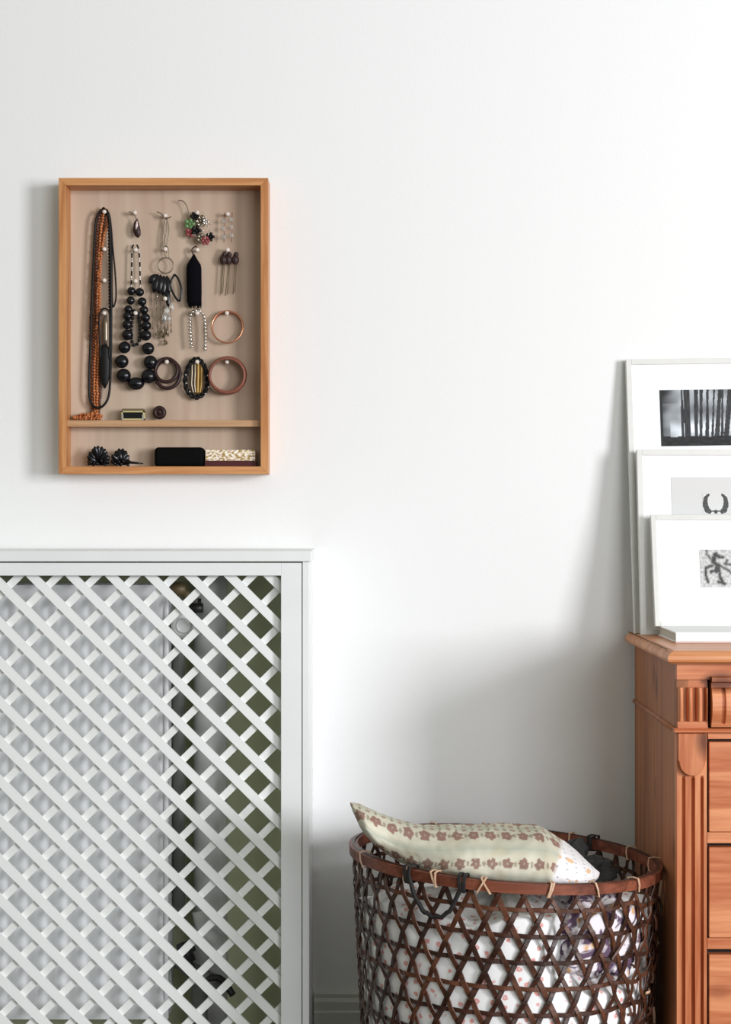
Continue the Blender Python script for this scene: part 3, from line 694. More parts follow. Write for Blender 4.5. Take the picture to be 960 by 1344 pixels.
# front carcass: frieze rail, divider rails, stiles
zfl = [(974, 1092), (1112, 1231), (1253, 1372)]
B((dl, -DD, Z(892)), (dr, -DD + .02, zbt)).build('frieze_rail', M['pine_h'], ch)
B((dl + .001, -DD + .006, Z(903)), (X(930), -DD + .02, Z(892))).build('frieze_band', M['pine_h'], ch)
B((dr - (X(930) - dl), -DD + .006, Z(903)), (dr - .001, -DD + .02, Z(892))).build('frieze_band', M['pine_h'], ch)
def ribs(xs, mirror=False):
    for xa, xb in xs:
        if mirror: xa, xb = mx_ - xb, mx_ - xa
        rows = []
        for i in range(9):
            z = Z(902.5) + (Z(947) - Z(902.5)) * i / 8; bulge = .010 * math.sin(PI * (i / 8)) ** .6
            row = []
            for k in range(7):
                u = k / 6; row.append((xa + (xb - xa) * u, -DD + .008 - (bulge * .35 + .0095) * math.sin(PI * u) ** .5 - .0005, z))
            rows.append(row)
        mb = MB(); mb.grid(rows); mb.build('carved_rib', M['pine_v'], ch, smooth=True)
rx = [(X(889.6), X(898.6)), (X(901.2), X(911.4)), (X(914), X(924)), (X(926.6), X(930))]
ribs(rx); ribs(rx, True)
for m_ in (0, 1):
    xa, xb = X(889.5), X(930)
    if m_: xa, xb = mx_ - xb, mx_ - xa
    B((xa, -DD + .0075, Z(948)), (xb, -DD + .02, Z(902))).build('rib_backing', M['pine_v'], ch)
    B((xa, -DD, Z(956.5)), (xb, -DD + .02, Z(947))).build('rib_base', M['pine_h'], ch, bevel=.001)
mb = MB(); mb.prism([(-DD + .01, Z(962)), (-DD - .003, Z(962)), (-DD - .0065, Z(960.5)), (-DD - .0065, Z(958)), (-DD - .003, Z(956)), (-DD + .01, Z(956))], 'x', dl - .0045, dr + .0045)
mb.build('waist_moulding', M['pine_h'], ch)
# carved frieze drawer
xa, xb = X(933.5), mx_ - X(933.5)
fd = MB(); pr = [(-DD + .012, Z(954)), (-DD - .004, Z(954)), (-DD - .006, Z(950))]
for i in range(9): pr.append((-DD - .007 - .008 * math.sin(PI * i / 8) ** .7, Z(948) + (Z(904) - Z(948)) * i / 8))
pr += [(-DD - .004, Z(902)), (-DD - .004, Z(896)), (-DD - .010, Z(894)), (-DD - .010, Z(889)), (-DD - .006, Z(887.5)), (-DD + .012, Z(887.5))]
gx = [xa, X(946), X(947), X(950.5), X(951.5), mx_ - X(951.5), mx_ - X(950.5), mx_ - X(947), mx_ - X(946), xb]; dp = [0, 0, 1, 1, 0, 0, 1, 1, 0, 0]
rows = []
for x, k in zip(gx, dp):
    rows.append([(x, y + (.006 * k if 3 <= i <= 11 else 0), z) for i, (y, z) in enumerate(pr)])
fd.grid(rows, closed_v=True); nP = len(pr); fd.f += [tuple(range(nP))[::-1], tuple(range(len(rows) * nP - nP, len(rows) * nP))]
dw = fd.build('drawer', M['pine_h'], ch, label='carved curved top drawer front')
B((X(930), -DD + .012, Z(956)), (mx_ - X(930), -DD + .018, Z(884))).build('drawer_recess_shade', M['dark'], ch)  # black sheet painting in the shade behind the top drawer
B((X(930), -DD + .001, Z(970)), (mx_ - X(930), -DD + .02, Z(962))).build('rail', M['pine_h'], ch)
# corbels and fluted pilasters
def pil(m_):
    fx = (lambda x: mx_ - x) if m_ else (lambda x: x)
    rows = []
    zA, zB = Z(1030), Z(1400)
    ps = [(889, 0), (895.5, 0), (896.2, .007), (898, .009), (899.6, .007), (900.3, 0), (908, 0), (908.8, .007), (910.5, .009), (912.2, .007), (913, 0), (920, 0), (920.7, .007), (922.3, .009), (923.8, .007), (924.5, 0), (928.5, 0)]
    for z, k in ((Z(962), 0), (Z(1018), 0), (Z(1024), .9), (zB, .9), (zB - .003, 0), (0.06, 0)):
        rows.append([(fx(X(px)), -DD + .001 + dpt * k, z) for px, dpt in ps])
    mb = MB(); mb.grid(rows); mb.grid([[(fx(X(889)), -DD + .001, z), (fx(X(889)), -DD + .022, z), (fx(X(928.5)), -DD + .022, z), (fx(X(928.5)), -DD + .001, z)] for z in (Z(962), .06)])
    mb.build('fluted_pilaster', M['pine_v'], ch)
    cx_ = fx(X(908)); hw = .0212; zc = Z(997); poly = [(cx_ - hw, Z(962.2)), (cx_ - hw, zc + .0), (cx_ - hw + .0015, zc - .002)]
    for i in range(1, 16):
        a = PI + PI * i / 16; poly.append((cx_ + (hw - .002) * math.cos(a), zc - .003 + (hw - .001) * math.sin(a)))
    poly += [(cx_ + hw - .0015, zc - .002), (cx_ + hw, zc), (cx_ + hw, Z(962.2))]
    mb = MB(); mb.prism(poly, 'y', -DD - .009, -DD + .002); mb.build('corbel', M['pine_v'], ch, bevel=.001)
    xa, xb = sorted((fx(X(928.5)), fx(X(930.2))))
    B((xa, -DD + .004, .06), (xb, -DD + .02, Z(962))).build('gap_shade_strip', M['dark'], ch)  # black strip standing in for the shaded gap beside the drawers
pil(0); pil(1)
# drawers and rails
xa, xb = X(931), mx_ - X(931)
for i, (ya, yb) in enumerate(zfl):
    dwr = MB(); dwr.box((xa, -DD - .0005, Z(yb)), (xb, -DD + .02, Z(ya))); d_ = dwr.build('drawer', M['pine_h'], ch, bevel=.0015)
    for kx in (.22, .78):
        x = xa + (xb - xa) * kx; z = (Z(ya) + Z(yb)) / 2
        mb = MB(); mb.tube([(x, -DD - .0005, z), (x, -DD - .010, z), (x, -DD - .016, z), (x, -DD - .026, z), (x, -DD - .030, z)], [.008, .007, .014, .016, .008], 16); mb.build('knob', M['pine_v'], d_, smooth=True)
    z1 = Z(yb); z0 = Z(yb + 15)
    B((X(928.8), -DD + .0005, z0), (mx_ - X(928.8), -DD + .02, z1 - .0006)).build('rail', M['pine_h'], ch, bevel=.0008)
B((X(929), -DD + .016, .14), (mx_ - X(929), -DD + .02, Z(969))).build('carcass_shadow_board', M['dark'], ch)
B((dl - .006, -DD - .006, .055), (dr + .006, -DD + .02, .185)).build('plinth', M['pine_h'], ch, bevel=.003)
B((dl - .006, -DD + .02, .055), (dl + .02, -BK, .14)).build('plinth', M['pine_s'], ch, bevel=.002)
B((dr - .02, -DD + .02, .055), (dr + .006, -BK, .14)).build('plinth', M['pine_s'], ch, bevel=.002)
for fx_ in (dl + .03, dr - .03):
    for fy in (-DD + .04, -BK - .05):
        mb = MB(); mb.tube([(fx_, fy, z) for z in (0, .008, .03, .048, .056)], [.022, .034, .040, .032, .026], 16); mb.build('foot', M['pine_v'], ch, smooth=True)

# ------------------------------------------------------------------ leaning picture frames
def picture(nm, lab, x0, width, zb, zt_, db, dt, th, bar, roll=0.0):
    """frame leaning back: db / dt = distance of the front face from the wall at bottom and top"""
    base = Vector((x0, -db, zb)); H = math.hypot(zt_ - zb, db - dt); lean = math.atan2(db - dt, zt_ - zb)
    t = thing(nm, lab, 'picture frame', base)
    mt = Matrix.Rotation(-lean, 4, 'X') @ Matrix.Rotation(roll, 4, 'Y')
    W_ = lambda u, y, v: base + mt @ Vector((u, y, v))
    def bx(u0, v0, u1, v1, y0, y1, nme, m_, bevel=.0006, **k):
        mb = MB(); mb.box((u0, y0, v0), (u1, y1, v1)); mb.v = [W_(*p) for p in mb.v]; return mb.build(nme, m_, t, bevel=bevel, **k)
    bx(0, 0, bar, H, 0, th, 'frame_side', M['frame']); bx(width - bar, 0, width, H, 0, th, 'frame_side', M['frame'])
    bx(bar, H - bar, width - bar, H, 0, th, 'frame_top', M['frame']); bx(bar, 0, width - bar, bar, 0, th, 'frame_bottom', M['frame'])
    bx(bar - .001, bar - .001, width - bar + .001, H - bar + .001, .004, th - .001, 'mount', M['mount'], 0)
    def sheet(u0, v0, u1, v1, y, nme, m_, fn=None, nx=2, nz=2, parent=t):
        mb = MB(); cols = []; rows = []
        for i in range(nx + 1):
            rows.append([W_(u0 + (u1 - u0) * i / nx, y, v0 + (v1 - v0) * j / nz) for j in range(nz + 1)])
            if fn: cols += [fn(i / nx, j / nz) for j in range(nz + 1)]
        mb.grid(rows); return mb.build(nme, m_, t, colors=cols or None)
    return t, H, bx, sheet
zT = ztop + .0003
# large frame
sA_ = F / (CAMD - .02)
tA, HA, bxA, shA = picture('picture_frame', 'largest and rearmost white frame, a photograph of dark tree trunks in it', (823.5 - 480) / (F / (CAMD - .03)) + .0065, .40, zT, EYE + (672 - 471.5) / (F / (CAMD - .017)), .078, .018, .015, .0095, roll=-R(0.8))
def trunks(u, v):
    """v up, u right over the visible left part; grey tones of trunks, mist and dark ground"""
    U = u * 1.55
    n1 = noise.noise(Vector((U * 3, v * 4, 1.0))); g = .62 + .25 * n1
    if U < .28: g = .28 + .5 * U / .28 + .2 * noise.noise(Vector((U * 6, v * 7, 5))) - .18 * (v > .75) * (1 - U / .28)
    g += .28 * max(0, 1 - abs(v - .28 - .06 * noise.noise(Vector((U * 5, 0, 2)))) / .2) * (U > .12)
    for c, wd, sl in ((.28, .012, 0), (.325, .020, -.0), (.365, .014, 0), (.45, .020, .02), (.51, .016, .03), (.59, .016, .03), (.66, .010, .05), (.72, .020, .07), (.78, .012, .03), (.84, .026, .09), (.95, .02, .05), (1.05, .03, 0), (1.15, .02, .05), (1.28, .03, 0), (1.4, .02, .04)):
        x_ = c + sl * (v - .3)
        if abs(U - x_) < wd * (1.25 + .5 * noise.noise(Vector((c * 9, v * 2, 0)))): g = .20 + .1 * noise.noise(Vector((U * 60, v * 6, 0)))
    if v < .17 + .04 * noise.noise(Vector((U * 9, 3, 0))): g = .12 + .1 * noise.noise(Vector((U * 14, v * 20, 0)))
    if U < .03: g = .15
    g = max(.02, min(.95, g)); g = g ** 2.2
    return (g * .93, g * 1.0, g * 1.08)
px1 = 1 / 755.0
uA0 = (867.5 - 824.5) * px1; wA = .40 - 2 * uA0
shA(uA0, HA - (588 - 472) * px1, uA0 + wA, HA - (513.5 - 472) * px1, .0034, 'photograph', M['print'], lambda u, v: trunks(u * 1.35, v), 300, 60)
# middle frame
tB, HB, bxB, shB = picture('picture_frame', 'middle white frame holding a small inked antler emblem on grey paper', (835.5 - 480) / (F / (CAMD - .055)), .33, zT, EYE + (672 - 590) / (F / (CAMD - .060)), .113, .062, .014, .0095)
gx0 = (879 - 836) * px1 * 1.02
shB(gx0, .05, .33 - gx0, HB - (626 - 590) * px1, .0036, 'paper', M['mountg'])
def horns(u, v):
    """two curled antlers rising from a small centre knot"""
    x = abs(u - .5) * 2; g = .60
    dmin = 9
    for i in range(24):
        a = i / 23; ang = R(-80 + 150 * a)
        cx_, cy_ = .36 + .46 * math.cos(ang), .52 + .42 * math.sin(ang)
        wd = .07 + .15 * math.sin(PI * min(1, a * .95 + .1)) * (0.6 + .4 * math.sin(a * 30))
        dmin = min(dmin, math.hypot(x - cx_, v - cy_) - wd)
    dmin = min(dmin, math.hypot(x * .9, (v - .1) * 1.3) - .13, abs(v - .13) * 1.5 + max(0, x - .5) - .05)
    if dmin < 0: g = .10 + .25 * max(0, noise.noise(Vector((u * 20, v * 20, 0))))
    g = g * .5 if dmin < 0 else .66
    return (g, g, g)
uH0, uH1 = (920 - 836) * px1, (953 - 836) * px1
shB(uH0, HB - (674 - 590) * px1, uH1, HB - (647 - 590) * px1, .0032, 'antler_drawing', M['print'], horns, 130, 110)
# book lying flat
bk = thing('white_book', 'thick white hardback book lying flat under the smallest frame', 'book', (.60, -.21, zT))
kx0, kx1, ky0, ky1 = .4925, .715, -.302, -.128
zb1 = zT + .0168
B((kx0 + .002, ky0 + .004, zT + .0022), (kx1 - .002, ky1 - .002, zb1 - .0022)).build('pages', M['pages'], bk)
B((kx0, ky0 + .008, zT), (kx1, ky1, zT + .0022)).build('cover_board', M['cover'], bk, bevel=.0005)
B((kx0, ky0 + .020, zb1 - .0022), (kx1, ky1, zb1)).build('cover_board', M['cover'], bk, bevel=.0005)
mb = MB(); mb.prism([(ky0 + .017, zT), (ky0 + .003, zT), (ky0, zT + .003), (ky0, zb1 - .003), (ky0 + .003, zb1), (ky0 + .017, zb1), (ky0 + .0172, zb1 - .0022), (ky0 + .005, zb1 - .003), (ky0 + .004, zT + .003), (ky0 + .017, zT + .0015)], 'x', kx0, kx1)
mb.build('spine', M['cover'], bk)
# smallest frame standing on the book
tC, HC, bxC, shC = picture('picture_frame', 'smallest front white frame with a sketchy ink figure, standing on the book', (857 - 480) / (F / (CAMD - .12)), .245, zb1 + .0003, EYE + (672 - 675.5) / (F / (CAMD - .10)), .150, .101, .013, .0085)
def sketch(u, v):
    """loose ink figure: strokes over speckled paper"""
    g = .62 + .22 * noise.noise(Vector((u * 16, v * 16, 0))) + .12 * noise.noise(Vector((u * 50, v * 50, 4)))
    S = [(.20, .98, .20, .88, .015), (.20, .88, .36, .68, .015), (.45, .88, .36, .70, .06), (.44, .86, .52, .84, .05), (.52, .80, .66, .80, .025), (.36, .70, .50, .56, .06),
         (.50, .56, .44, .44, .08), (.44, .44, .30, .42, .04), (.36, .58, .16, .52, .03), (.16, .52, .14, .34, .03), (.14, .34, .20, .14, .03), (.52, .46, .54, .28, .035), (.54, .28, .60, .12, .05), (.55, .58, .80, .44, .02), (.70, .62, .98, .60, .02), (.72, .62, .76, .72, .02), (.80, .44, .98, .26, .015), (.50, .14, .66, .10, .04)]
    dm = 9
    for x0, y0, x1, y1, wd in S:
        dx, dy = x1 - x0, y1 - y0; t_ = max(0, min(1, ((u - x0) * dx + (v - y0) * dy) / (dx * dx + dy * dy)))
        dm = min(dm, math.hypot(u - x0 - t_ * dx, v - y0 - t_ * dy) - .75 * wd * (1 + .5 * noise.noise(Vector((u * 12, v * 12, 7)))))
    if dm < 0: g = .12 + .12 * noise.noise(Vector((u * 30, v * 30, 2)))
    elif dm < .03: g *= .6
    g = max(.03, min(.9, g)) ** 1.3
    return (g, g, g)
uS0 = (920 - 857.5) / 779
shC(uS0, HC - (773 - 675.5) / 779, .245 - uS0 + .03, HC - (722.5 - 675.5) / 779, .0034, 'ink_sketch', M['print'], lambda u, v: sketch(u * 1.9, v) if u < .53 else sketch((1 - u) * 2.1 % 1, v), 150, 70)

# ------------------------------------------------------------------ woven basket
bc = Vector((.2205, -.31)); RT, RB = .2395, .211; zr = .4455
def rad_(z): return RB + (RT - RB) * (max(0, z) / zr) ** .7
def surf(phi, z, off=0.0):
    r_ = rad_(z) + off
    tilt = -.0155 * math.sin(phi) * (z / zr)
    return Vector((bc.x + r_ * math.sin(phi), bc.y - r_ * math.cos(phi), z + tilt))
bas = thing('woven_basket', 'large round dark bamboo basket of open hexagonal weave on the floor', 'basket', (bc.x, bc.y, 0))
NH = 38; dphi = 2 * PI / NH; hz = .0388; z0h = .4130
rng = random.Random(11)
def damage(phi):
    p_ = (phi + PI) % (2 * PI) - PI
    return max(0, min(1, (p_ - R(25)) / R(30))) if p_ < R(120) else 0
def strip(fn, t0, t1, wd, nseg, nm, m_, th=.0013):
    """ribbon following (phi,z,off)=fn(t); closed box section"""
    rows = []; pts = []
    for i in range(nseg + 1):
        t_ = t0 + (t1 - t0) * i / nseg; e = .01 * (t1 - t0)
        ph, z, of = fn(t_); p = surf(ph, z, of)
        pa_ = surf(*fn(t_ - e)[:2], of); pb_ = surf(*fn(t_ + e)[:2], of)
        tg = (pb_ - pa_).normalized(); nr = Vector((math.sin(ph), -math.cos(ph), 0)); sdv = tg.cross(nr).normalized() * wd / 2
        rows.append([p - sdv, p + sdv, p + sdv * .8 + nr * th, p - sdv * .8 + nr * th])
    mb = MB(); mb.grid(rows, closed_v=True); k = len(mb.v)
    mb.f += [(3, 2, 1, 0), (k - 4, k - 3, k - 2, k - 1)]
    return mb.build(nm, m_, bas)
amp = .0016
for j, sgn in ((0, 1), (1, -1)):
    for m__ in range(NH):
        ph0 = m__ * dphi + (0 if sgn > 0 else dphi / 2) ; jit = rng.uniform(-.06, .06) * dphi; sd_ = rng.random() * 50
        tmax = (z0h) / hz - .25
        def fn(t_, ph0=ph0, sgn=sgn, jit=jit, sd_=sd_):
            z = z0h - hz * t_
            ph = ph0 - sgn * dphi / 2 * t_ + jit
            dm = damage(ph); wob = noise.noise(Vector((t_ * .45, sd_, 0)))
            ph += dphi * (.05 + .42 * dm) * wob
            return ph, z, (-amp if sgn > 0 else amp) * math.cos(2 * PI * t_) + .006 * dm * noise.noise(Vector((t_ * .6, 0, sd_)))
        strip(fn, -.72, tmax, rng.uniform(.0072, .0086), 86, 'weave_strip', M['bamboo'] if rng.random() < .62 else M['bamboo2'])
for k in range(11):
    sd_ = rng.random() * 50; zk = z0h - hz * k
    if zk < .01: break
    def fn(t_, zk=zk, k=k, sd_=sd_):
        dm = damage(t_)
        z = zk + .0012 * noise.noise(Vector((math.sin(t_) * 3, math.cos(t_) * 3, sd_))) + .011 * dm * noise.noise(Vector((math.sin(t_) * 5, math.cos(t_) * 5, sd_ + 9)))
        return t_, z, amp * math.cos(2 * PI * (t_ / dphi + k / 2))
    strip(fn, 0, 2 * PI, .0068, 304, 'hoop_strip', M['bamboo'] if k % 3 else M['bamboo2'])
# base
mb = MB(); mb.tube([(bc.x, bc.y, .001), (bc.x, bc.y, .010)], RB - .002, 48); mb.build('base', M['bamboo'], bas)
# rim: outer and inner hoop
for nm, of0, of1, z0_, z1_ in (('rim_hoop', .002, .0068, -.0090, .0080), ('rim_hoop', -.0068, -.002, -.0090, .0080)):
    rows = []
    for i in range(120):
        ph = 2 * PI * i / 120; hh = .0008 * noise.noise(Vector((math.sin(ph) * 3, math.cos(ph) * 3, of0 * 100)))
        rows.append([surf(ph, zr + z_ + hh, o_) for z_, o_ in ((z0_, of0), (z0_ + .0012, of1), (z1_ - .0012, of1), (z1_, of0 + .0008), (z1_, of0), )])
    mb = MB(); mb.grid(rows, closed_u=True, closed_v=True); mb.build(nm, M['rim'], bas)
rows = [[surf(2 * PI * i / 120, zr + z_, o_) for z_, o_ in ((-.003, -.0022), (-.003, .0022), (.0088, .0022), (.0088, -.0022))] for i in range(120)]
mb = MB(); mb.grid(rows, closed_u=True, closed_v=True); mb.build('rim_core', M['bamboo'], bas)
def tie(ph, wd=.0016, m_='tie', nm='cane_tie', sl=0.0, big=0):
    lp = [(-.0105 - big, 0), (-.010 - big, .0088 + big), (.0, .0102 + big), (.0095 + big, .0085 + big), (.0108 + big, 0), (.0095 + big, -.0085 - big), (0, -.0100 - big), (-.009 - big, -.0088 - big)]
    rows = []
    for i, (z_, o_) in enumerate(lp):
        a = ph + sl * z_; da = wd / RT
        rows.append([surf(a - da, zr + z_, o_), surf(a + da, zr + z_, o_), surf(a + da * .7, zr + z_ * 1.12, o_ * 1.12), surf(a - da * .7, zr + z_ * 1.12, o_ * 1.12)])
    mb = MB(); mb.grid(rows, closed_u=True, closed_v=True); return mb.build(nm, M[m_], bas)
def phi_front(px): # angle of the rim point seen at this column
    lo, hi = -PI / 2, PI / 2
    for _ in range(40):
        md = (lo + hi) / 2; p = surf(md, zr, .008); x = p.x / (CAMD + p.y) * F + 480
        lo, hi = (md, hi) if x < px else (lo, md)
    return lo
def phi_back(px):
    lo, hi = PI / 2, 3 * PI / 2
    for _ in range(40):
        md = (lo + hi) / 2; p = surf(md, zr, -.008); x = p.x / (CAMD + p.y) * F + 480
        lo, hi = (md, hi) if x > px else (lo, md)
    return lo
for px in (475, 532, 569, 722, 784, 838): tie(phi_front(px), sl=rng.uniform(-2, 2))
tie(phi_front(572)); tie(phi_front(632), sl=2.5); tie(phi_front(638), sl=-2.5); tie(phi_front(724.5), sl=1.5)
for px in (574, 634, 691, 748, 824, 853): tie(phi_back(px), sl=rng.uniform(-2, 2))
# rope handles
for a0, a1, nm in ((phi_front(536), phi_front(607), 'front'), (phi_back(682), phi_back(775), 'back')):
    of = .0085 if nm == 'front' else -.0085
    n = 22; pts = []
    for i in range(n + 1):
        u = i / n; dep = (1 - abs(2 * u - 1) ** 2.6) * .056
        pts.append(surf(a0 + (a1 - a0) * u, zr + .002 - dep, of))
    mb = MB(); mb.tube([p + Vector((0, 0, .0015 * math.sin(i * 1.7))) for i, p in enumerate(pts)], .0034, 8); mb.build('rope_handle', M['rope'], bas, smooth=True, label='black rope loop handle')
    for a in (a0, a1):
        for da in (-.014, .014): tie(a + da, .0026, 'rope', 'rope_knot', big=.0016, sl=da * 20)
# a few broken strips on the worn right side
for k in range(18):
    ph = R(rng.uniform(38, 95)); z = rng.uniform(.20, .42); p = surf(ph, z, .003); q = surf(ph + rng.uniform(-.16, .16), z + rng.uniform(-.05, .03), .006); 
    md = (p + q) / 2 + Vector((math.sin(ph), -math.cos(ph), 0)) * rng.uniform(.0, .004)
    mb = MB(); mb.tube(path([p, md, q], 5), .0022, 5, flat=.4); mb.build('broken_strip', M['tie'] if k % 3 == 0 else M['bamboo2'], bas)

# laundry inside
def bundle(nm, lab, cat, m_, phis, z0_, z1_, r0, amp_, seed, dome=.03, full=False):
    mb = MB(); rows = []; nu, nv = 150, 56
    ph0, ph1 = phis
    for j in range(nv + 1):
        v = j / nv; row = []
        for i in range(nu + (0 if full else 1)):
            ph = ph0 + (ph1 - ph0) * i / nu
            if v < .7: z = z0_ + (z1_ - z0_) * v / .7; rr_ = 1.0
            else: w_ = (v - .7) / .3; z = z1_ + dome * math.sin(w_ * PI / 2); rr_ = math.cos(w_ * PI / 2) ** .55 if w_ < 1 else 0.0
            if full: z = z * 1.0 + (.026 * math.cos(ph) + .016 * math.exp(-((ph - R(305)) / .35) ** 2)) * min(1, z / z1_)
            nse = noise.noise(Vector((math.sin(ph) * 2.2, math.cos(ph) * 2.2, z * 9 + seed))) + .5 * noise.noise(Vector((math.sin(ph) * 7, math.cos(ph) * 7, z * 22 + seed)))
            rg = 1 - abs(noise.noise(Vector((math.sin(ph) * 4, math.cos(ph) * 4, z * 14 + seed * 3)))) * 2
            r_ = (min(rad_(z), rad_(z1_)) * r0 + amp_ * nse + amp_ * .5 * rg) * rr_
            if full: r_ -= .085 * math.exp(-((ph - R(42)) / .36) ** 2) * max(0, min(1, (z - .27) / .05))
            r_ = min(r_, rad_(z) - .0050)
            zz = z + (.02 * nse if v > .55 else 0) * (1)
            row.append(Vector((bc.x + r_ * math.sin(ph), bc.y - r_ * math.cos(ph), zz)))
        rows.append(row)
    mb.grid(rows, closed_v=full)
    return mb.build(nm, m_, smooth=True, label=lab, cat=cat)
bundle('floral_bedding', 'white cotton bedding with tiny red flowers filling the basket', 'bedding', M['fl_white'], (0, 2 * PI), .012, .372, .975, .009, 2, .012, True)
def lump(nm, lab, cat, m_, c, rx_, ry_, rz_, seed, amp_=.22, rot=0.0):
    mb = MB(); rows = []
    for i in range(49):
        th = PI * i / 48; row = []
        for k in range(64):
            ph = 2 * PI * k / 64; d = Vector((math.sin(th) * math.cos(ph), math.sin(th) * math.sin(ph), math.cos(th)))
            nn = 1 + amp_ * noise.noise(d * 2.2 + Vector((seed, 0, 0))) - amp_ * .9 * abs(noise.noise(d * 4.5 + Vector((0, seed, 0))))
            p = Vector((d.x * rx_ * nn, d.y * ry_ * nn, d.z * rz_ * nn)); p.rotate(Matrix.Rotation(rot, 3, 'Z'))
            q = Vector(c) + p
            rad2 = math.hypot(q.x - bc.x, q.y - bc.y); lim = rad_(q.z) - .004
            if rad2 > lim: q.x = bc.x + (q.x - bc.x) * lim / rad2; q.y = bc.y + (q.y - bc.y) * lim / rad2
            row.append(q)
        rows.append(row)
    mb.grid(rows, closed_v=True); return mb.build(nm, m_, smooth=True, label=lab, cat=cat)
a_ = R(42)
lump('patterned_cloth', 'crumpled purple and gold patterned cloth in right front of basket', 'cloth', M['fl_purple'], (bc.x + .185 * math.sin(a_), bc.y - .185 * math.cos(a_), .352), .085, .085, .062, 4, .35)
lump('grey_cloth', 'dark grey crumpled cloth at the back right inside the basket', 'cloth', M['grey'], (bc.x + .110, bc.y + .090, .408), .070, .06, .042, 8, .5)

# cushion lying across the basket
K = [(460, 1053, 1056, .400, .004), (466, 1055, 1070, .400, .035), (480, 1061, 1093, .405, .07), (510, 1073, 1119, .395, .075), (550, 1085, 1137, .405, .085), (600, 1087, 1147, .405, .115),
     (650, 1086.5, 1152, .40, .120), (700, 1088, 1157, .395, .122), (716, 1091, 1158, .395, .118), (738, 1105, 1158, .39, .108), (762, 1123, 1156, .385, .085), (780, 1139, 1151, .38, .045), (787, 1145, 1147, .38, .006)]
def kf(u):
    t_ = u * (len(K) - 1); i = min(int(t_), len(K) - 2); f = t_ - i
    g = lambda n: K[max(0, min(len(K) - 1, n))]
    out = []
    for c in range(5):
        p0, p1, p2, p3 = g(i - 1)[c], g(i)[c], g(i + 1)[c], g(i + 2)[c]
        out.append(.5 * (2 * p1 + (p2 - p0) * f + (2 * p0 - 5 * p1 + 4 * p2 - p3) * f * f + (3 * p1 - p0 - 3 * p2 + p3) * f ** 3))
    return out
def arc(hd, hz_, a, tab={}):
    """cloth distance round the cushion section from its top seam, positive towards the camera"""
    key = (round(hd, 3), round(hz_, 4))
    if key not in tab:
        L_ = [0.0]; pv = None
        for i in range(181):
            b_ = PI / 2 - PI * i / 180; q = (math.copysign(abs(math.cos(b_)) ** .8, math.cos(b_)) * hd * .35, math.copysign(abs(math.sin(b_)) ** .75, math.sin(b_)) * hz_)
            if pv: L_.append(L_[-1] + math.hypot(q[0] - pv[0], q[1] - pv[1]))
            pv = q
        tab[key] = L_
    d_ = (PI / 2 - a) % (2 * PI); sg = 1
    if d_ > PI: d_ = 2 * PI - d_; sg = -1
    return sg * tab[key][min(180, int(round(d_ / PI * 180)))]
mb = MB(); rows = []; cols = []; NU, NV = 400, 240
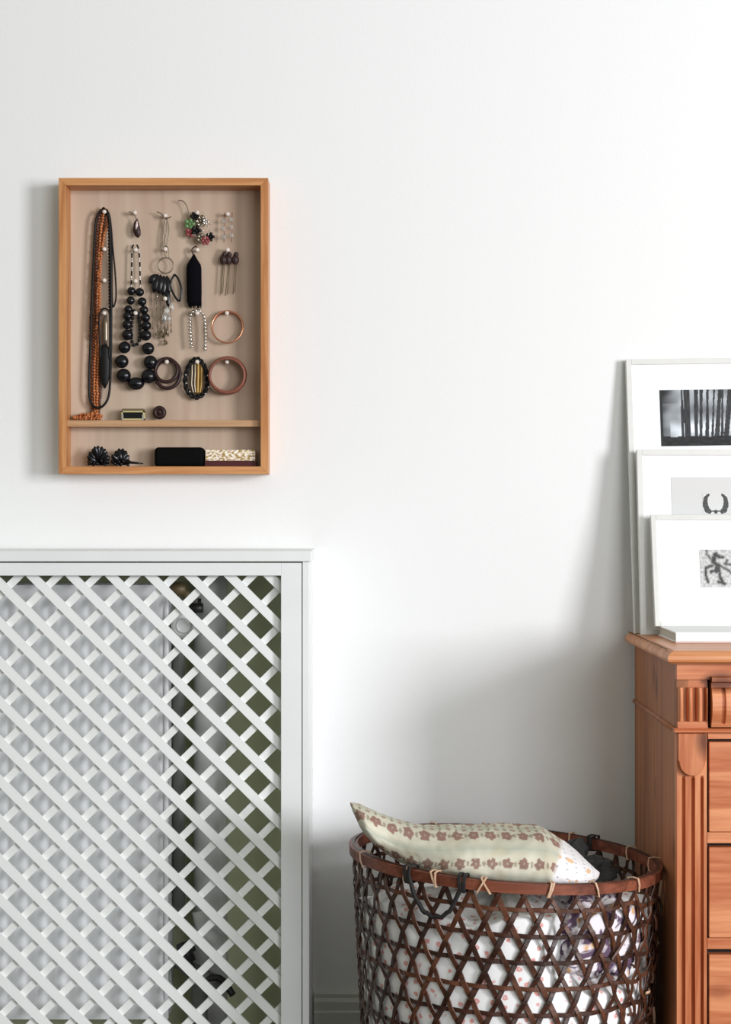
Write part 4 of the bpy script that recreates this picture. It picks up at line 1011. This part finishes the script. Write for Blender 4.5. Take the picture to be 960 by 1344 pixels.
for i in range(NU + 1):
    px, yt, yb, dc, hd = kf(i / NU); hd = max(.002, hd)
    row = []
    for k in range(NV):
        a = 2 * PI * k / NV; ca, sa = math.cos(a), math.sin(a)
        ex = math.copysign(abs(ca) ** .8, ca); ez = math.copysign(abs(sa) ** .75, sa)
        d = dc + hd * ex
        scr = (yt + yb) / 2 - (yb - yt) / 2 * ez + (-1.5 * ex if True else 0)
        p = P(px, scr, dc) + Vector((0, -(d - dc), 0))
        n_ = noise.noise(Vector((px * .03, a * 1.2, 0))) * .0025 + noise.noise(Vector((px * .09, a * 3, 5))) * .0012
        p += Vector((0, -ex, ez)).normalized() * n_ * min(1, hd / .05)
        row.append(p)
        # print: rows of flowers in red and brown on cream, grey-green stripe between; wd = cloth distance in mm from the top seam
        wd = arc(hd, (yb - yt) / 2 / 845, a) * 1000
        vv = ((a / (2 * PI) + .5) % 1) - .5
        end = max(0, min(1, (px - 724 + 26 * (.25 - vv) * 0 + wd * .28 - 10) / 6)) if wd > -40 else max(0, min(1, (px - 716) / 6))
        col = Vector(srgb(208, 204, 186))
        ss_ = abs(wd) % 42
        col = col.lerp(Vector(srgb(168, 176, 162)), max(0, 1 - abs(ss_ - 42) / 9) * .7 + max(0, 1 - ss_ / 9) * .5)
        col = col.lerp(Vector(srgb(188, 176, 146)), max(0, noise.noise(Vector((px * .05, wd * .05, 2)))) * .8)
        for q0, sp, ofs, r0_, cc in ((20, 21, 0, 8.0, (122, 50, 44)), (62, 20, 9, 7.6, (110, 42, 36)), (6, 21, 10, 3.4, (150, 100, 84))):
            fx_ = (((px - ofs) / sp) % 1 - .5) * sp * 1.19; fz_ = abs(wd) - q0
            rd = math.hypot(fx_, fz_); an = math.atan2(fz_, fx_ + 1e-6)
            pet = r0_ * (1 + .12 * math.cos(5 * an + int((px - ofs) / sp)) + .35 * noise.noise(Vector((px * .25, wd * .25, 5))))
            if rd < pet: col = col.lerp(Vector(srgb(*cc)), .72 if rd > 1.6 else .45)
            fx2 = (((px - ofs + sp / 2) / sp) % 1 - .5) * sp * 1.19
            if math.hypot(fx2, fz_ * .6) < 2.4: col = col.lerp(Vector(srgb(124, 104, 78)), .6)
        ec = Vector(srgb(238, 236, 236))  # right end whitened as if window-lit, plus its own orange and dotted print
        nn = noise.noise(Vector((px * .10, vv * 16, 11)))
        if nn > .38: ec = ec.lerp(Vector(srgb(224, 166, 84)), .7)
        fx_ = (px / 13) % 1 - .5; fz_ = (vv * 26) % 1 - .5
        if math.hypot(fx_, fz_) < .13: ec = ec.lerp(Vector(srgb(120, 122, 150)), .6)
        col = col.lerp(ec, end)
        cols.append(tuple(col))
    rows.append(row)
mb.grid(rows, closed_v=True)
mb.f += [tuple(range(NV))[::-1], tuple(range(NU * NV, NU * NV + NV))]
mb.build('cushion', M['cushion'], smooth=True, colors=cols, label='long cream cushion printed with red flowers lying across the basket', cat='cushion')

for cat_, grp_ in (('necklace', 'necklaces hanging at the left of the jewellery box'), ('bangle', 'bangles on the pegs'), ('brooch', 'brooches in the jewellery box'),
                   ('bracelet', 'bracelets on the pegs'), ('picture frame', 'white frames leaning on the chest of drawers')):
    for o in bpy.data.objects:
        if o.get('category') == cat_: o['group'] = grp_
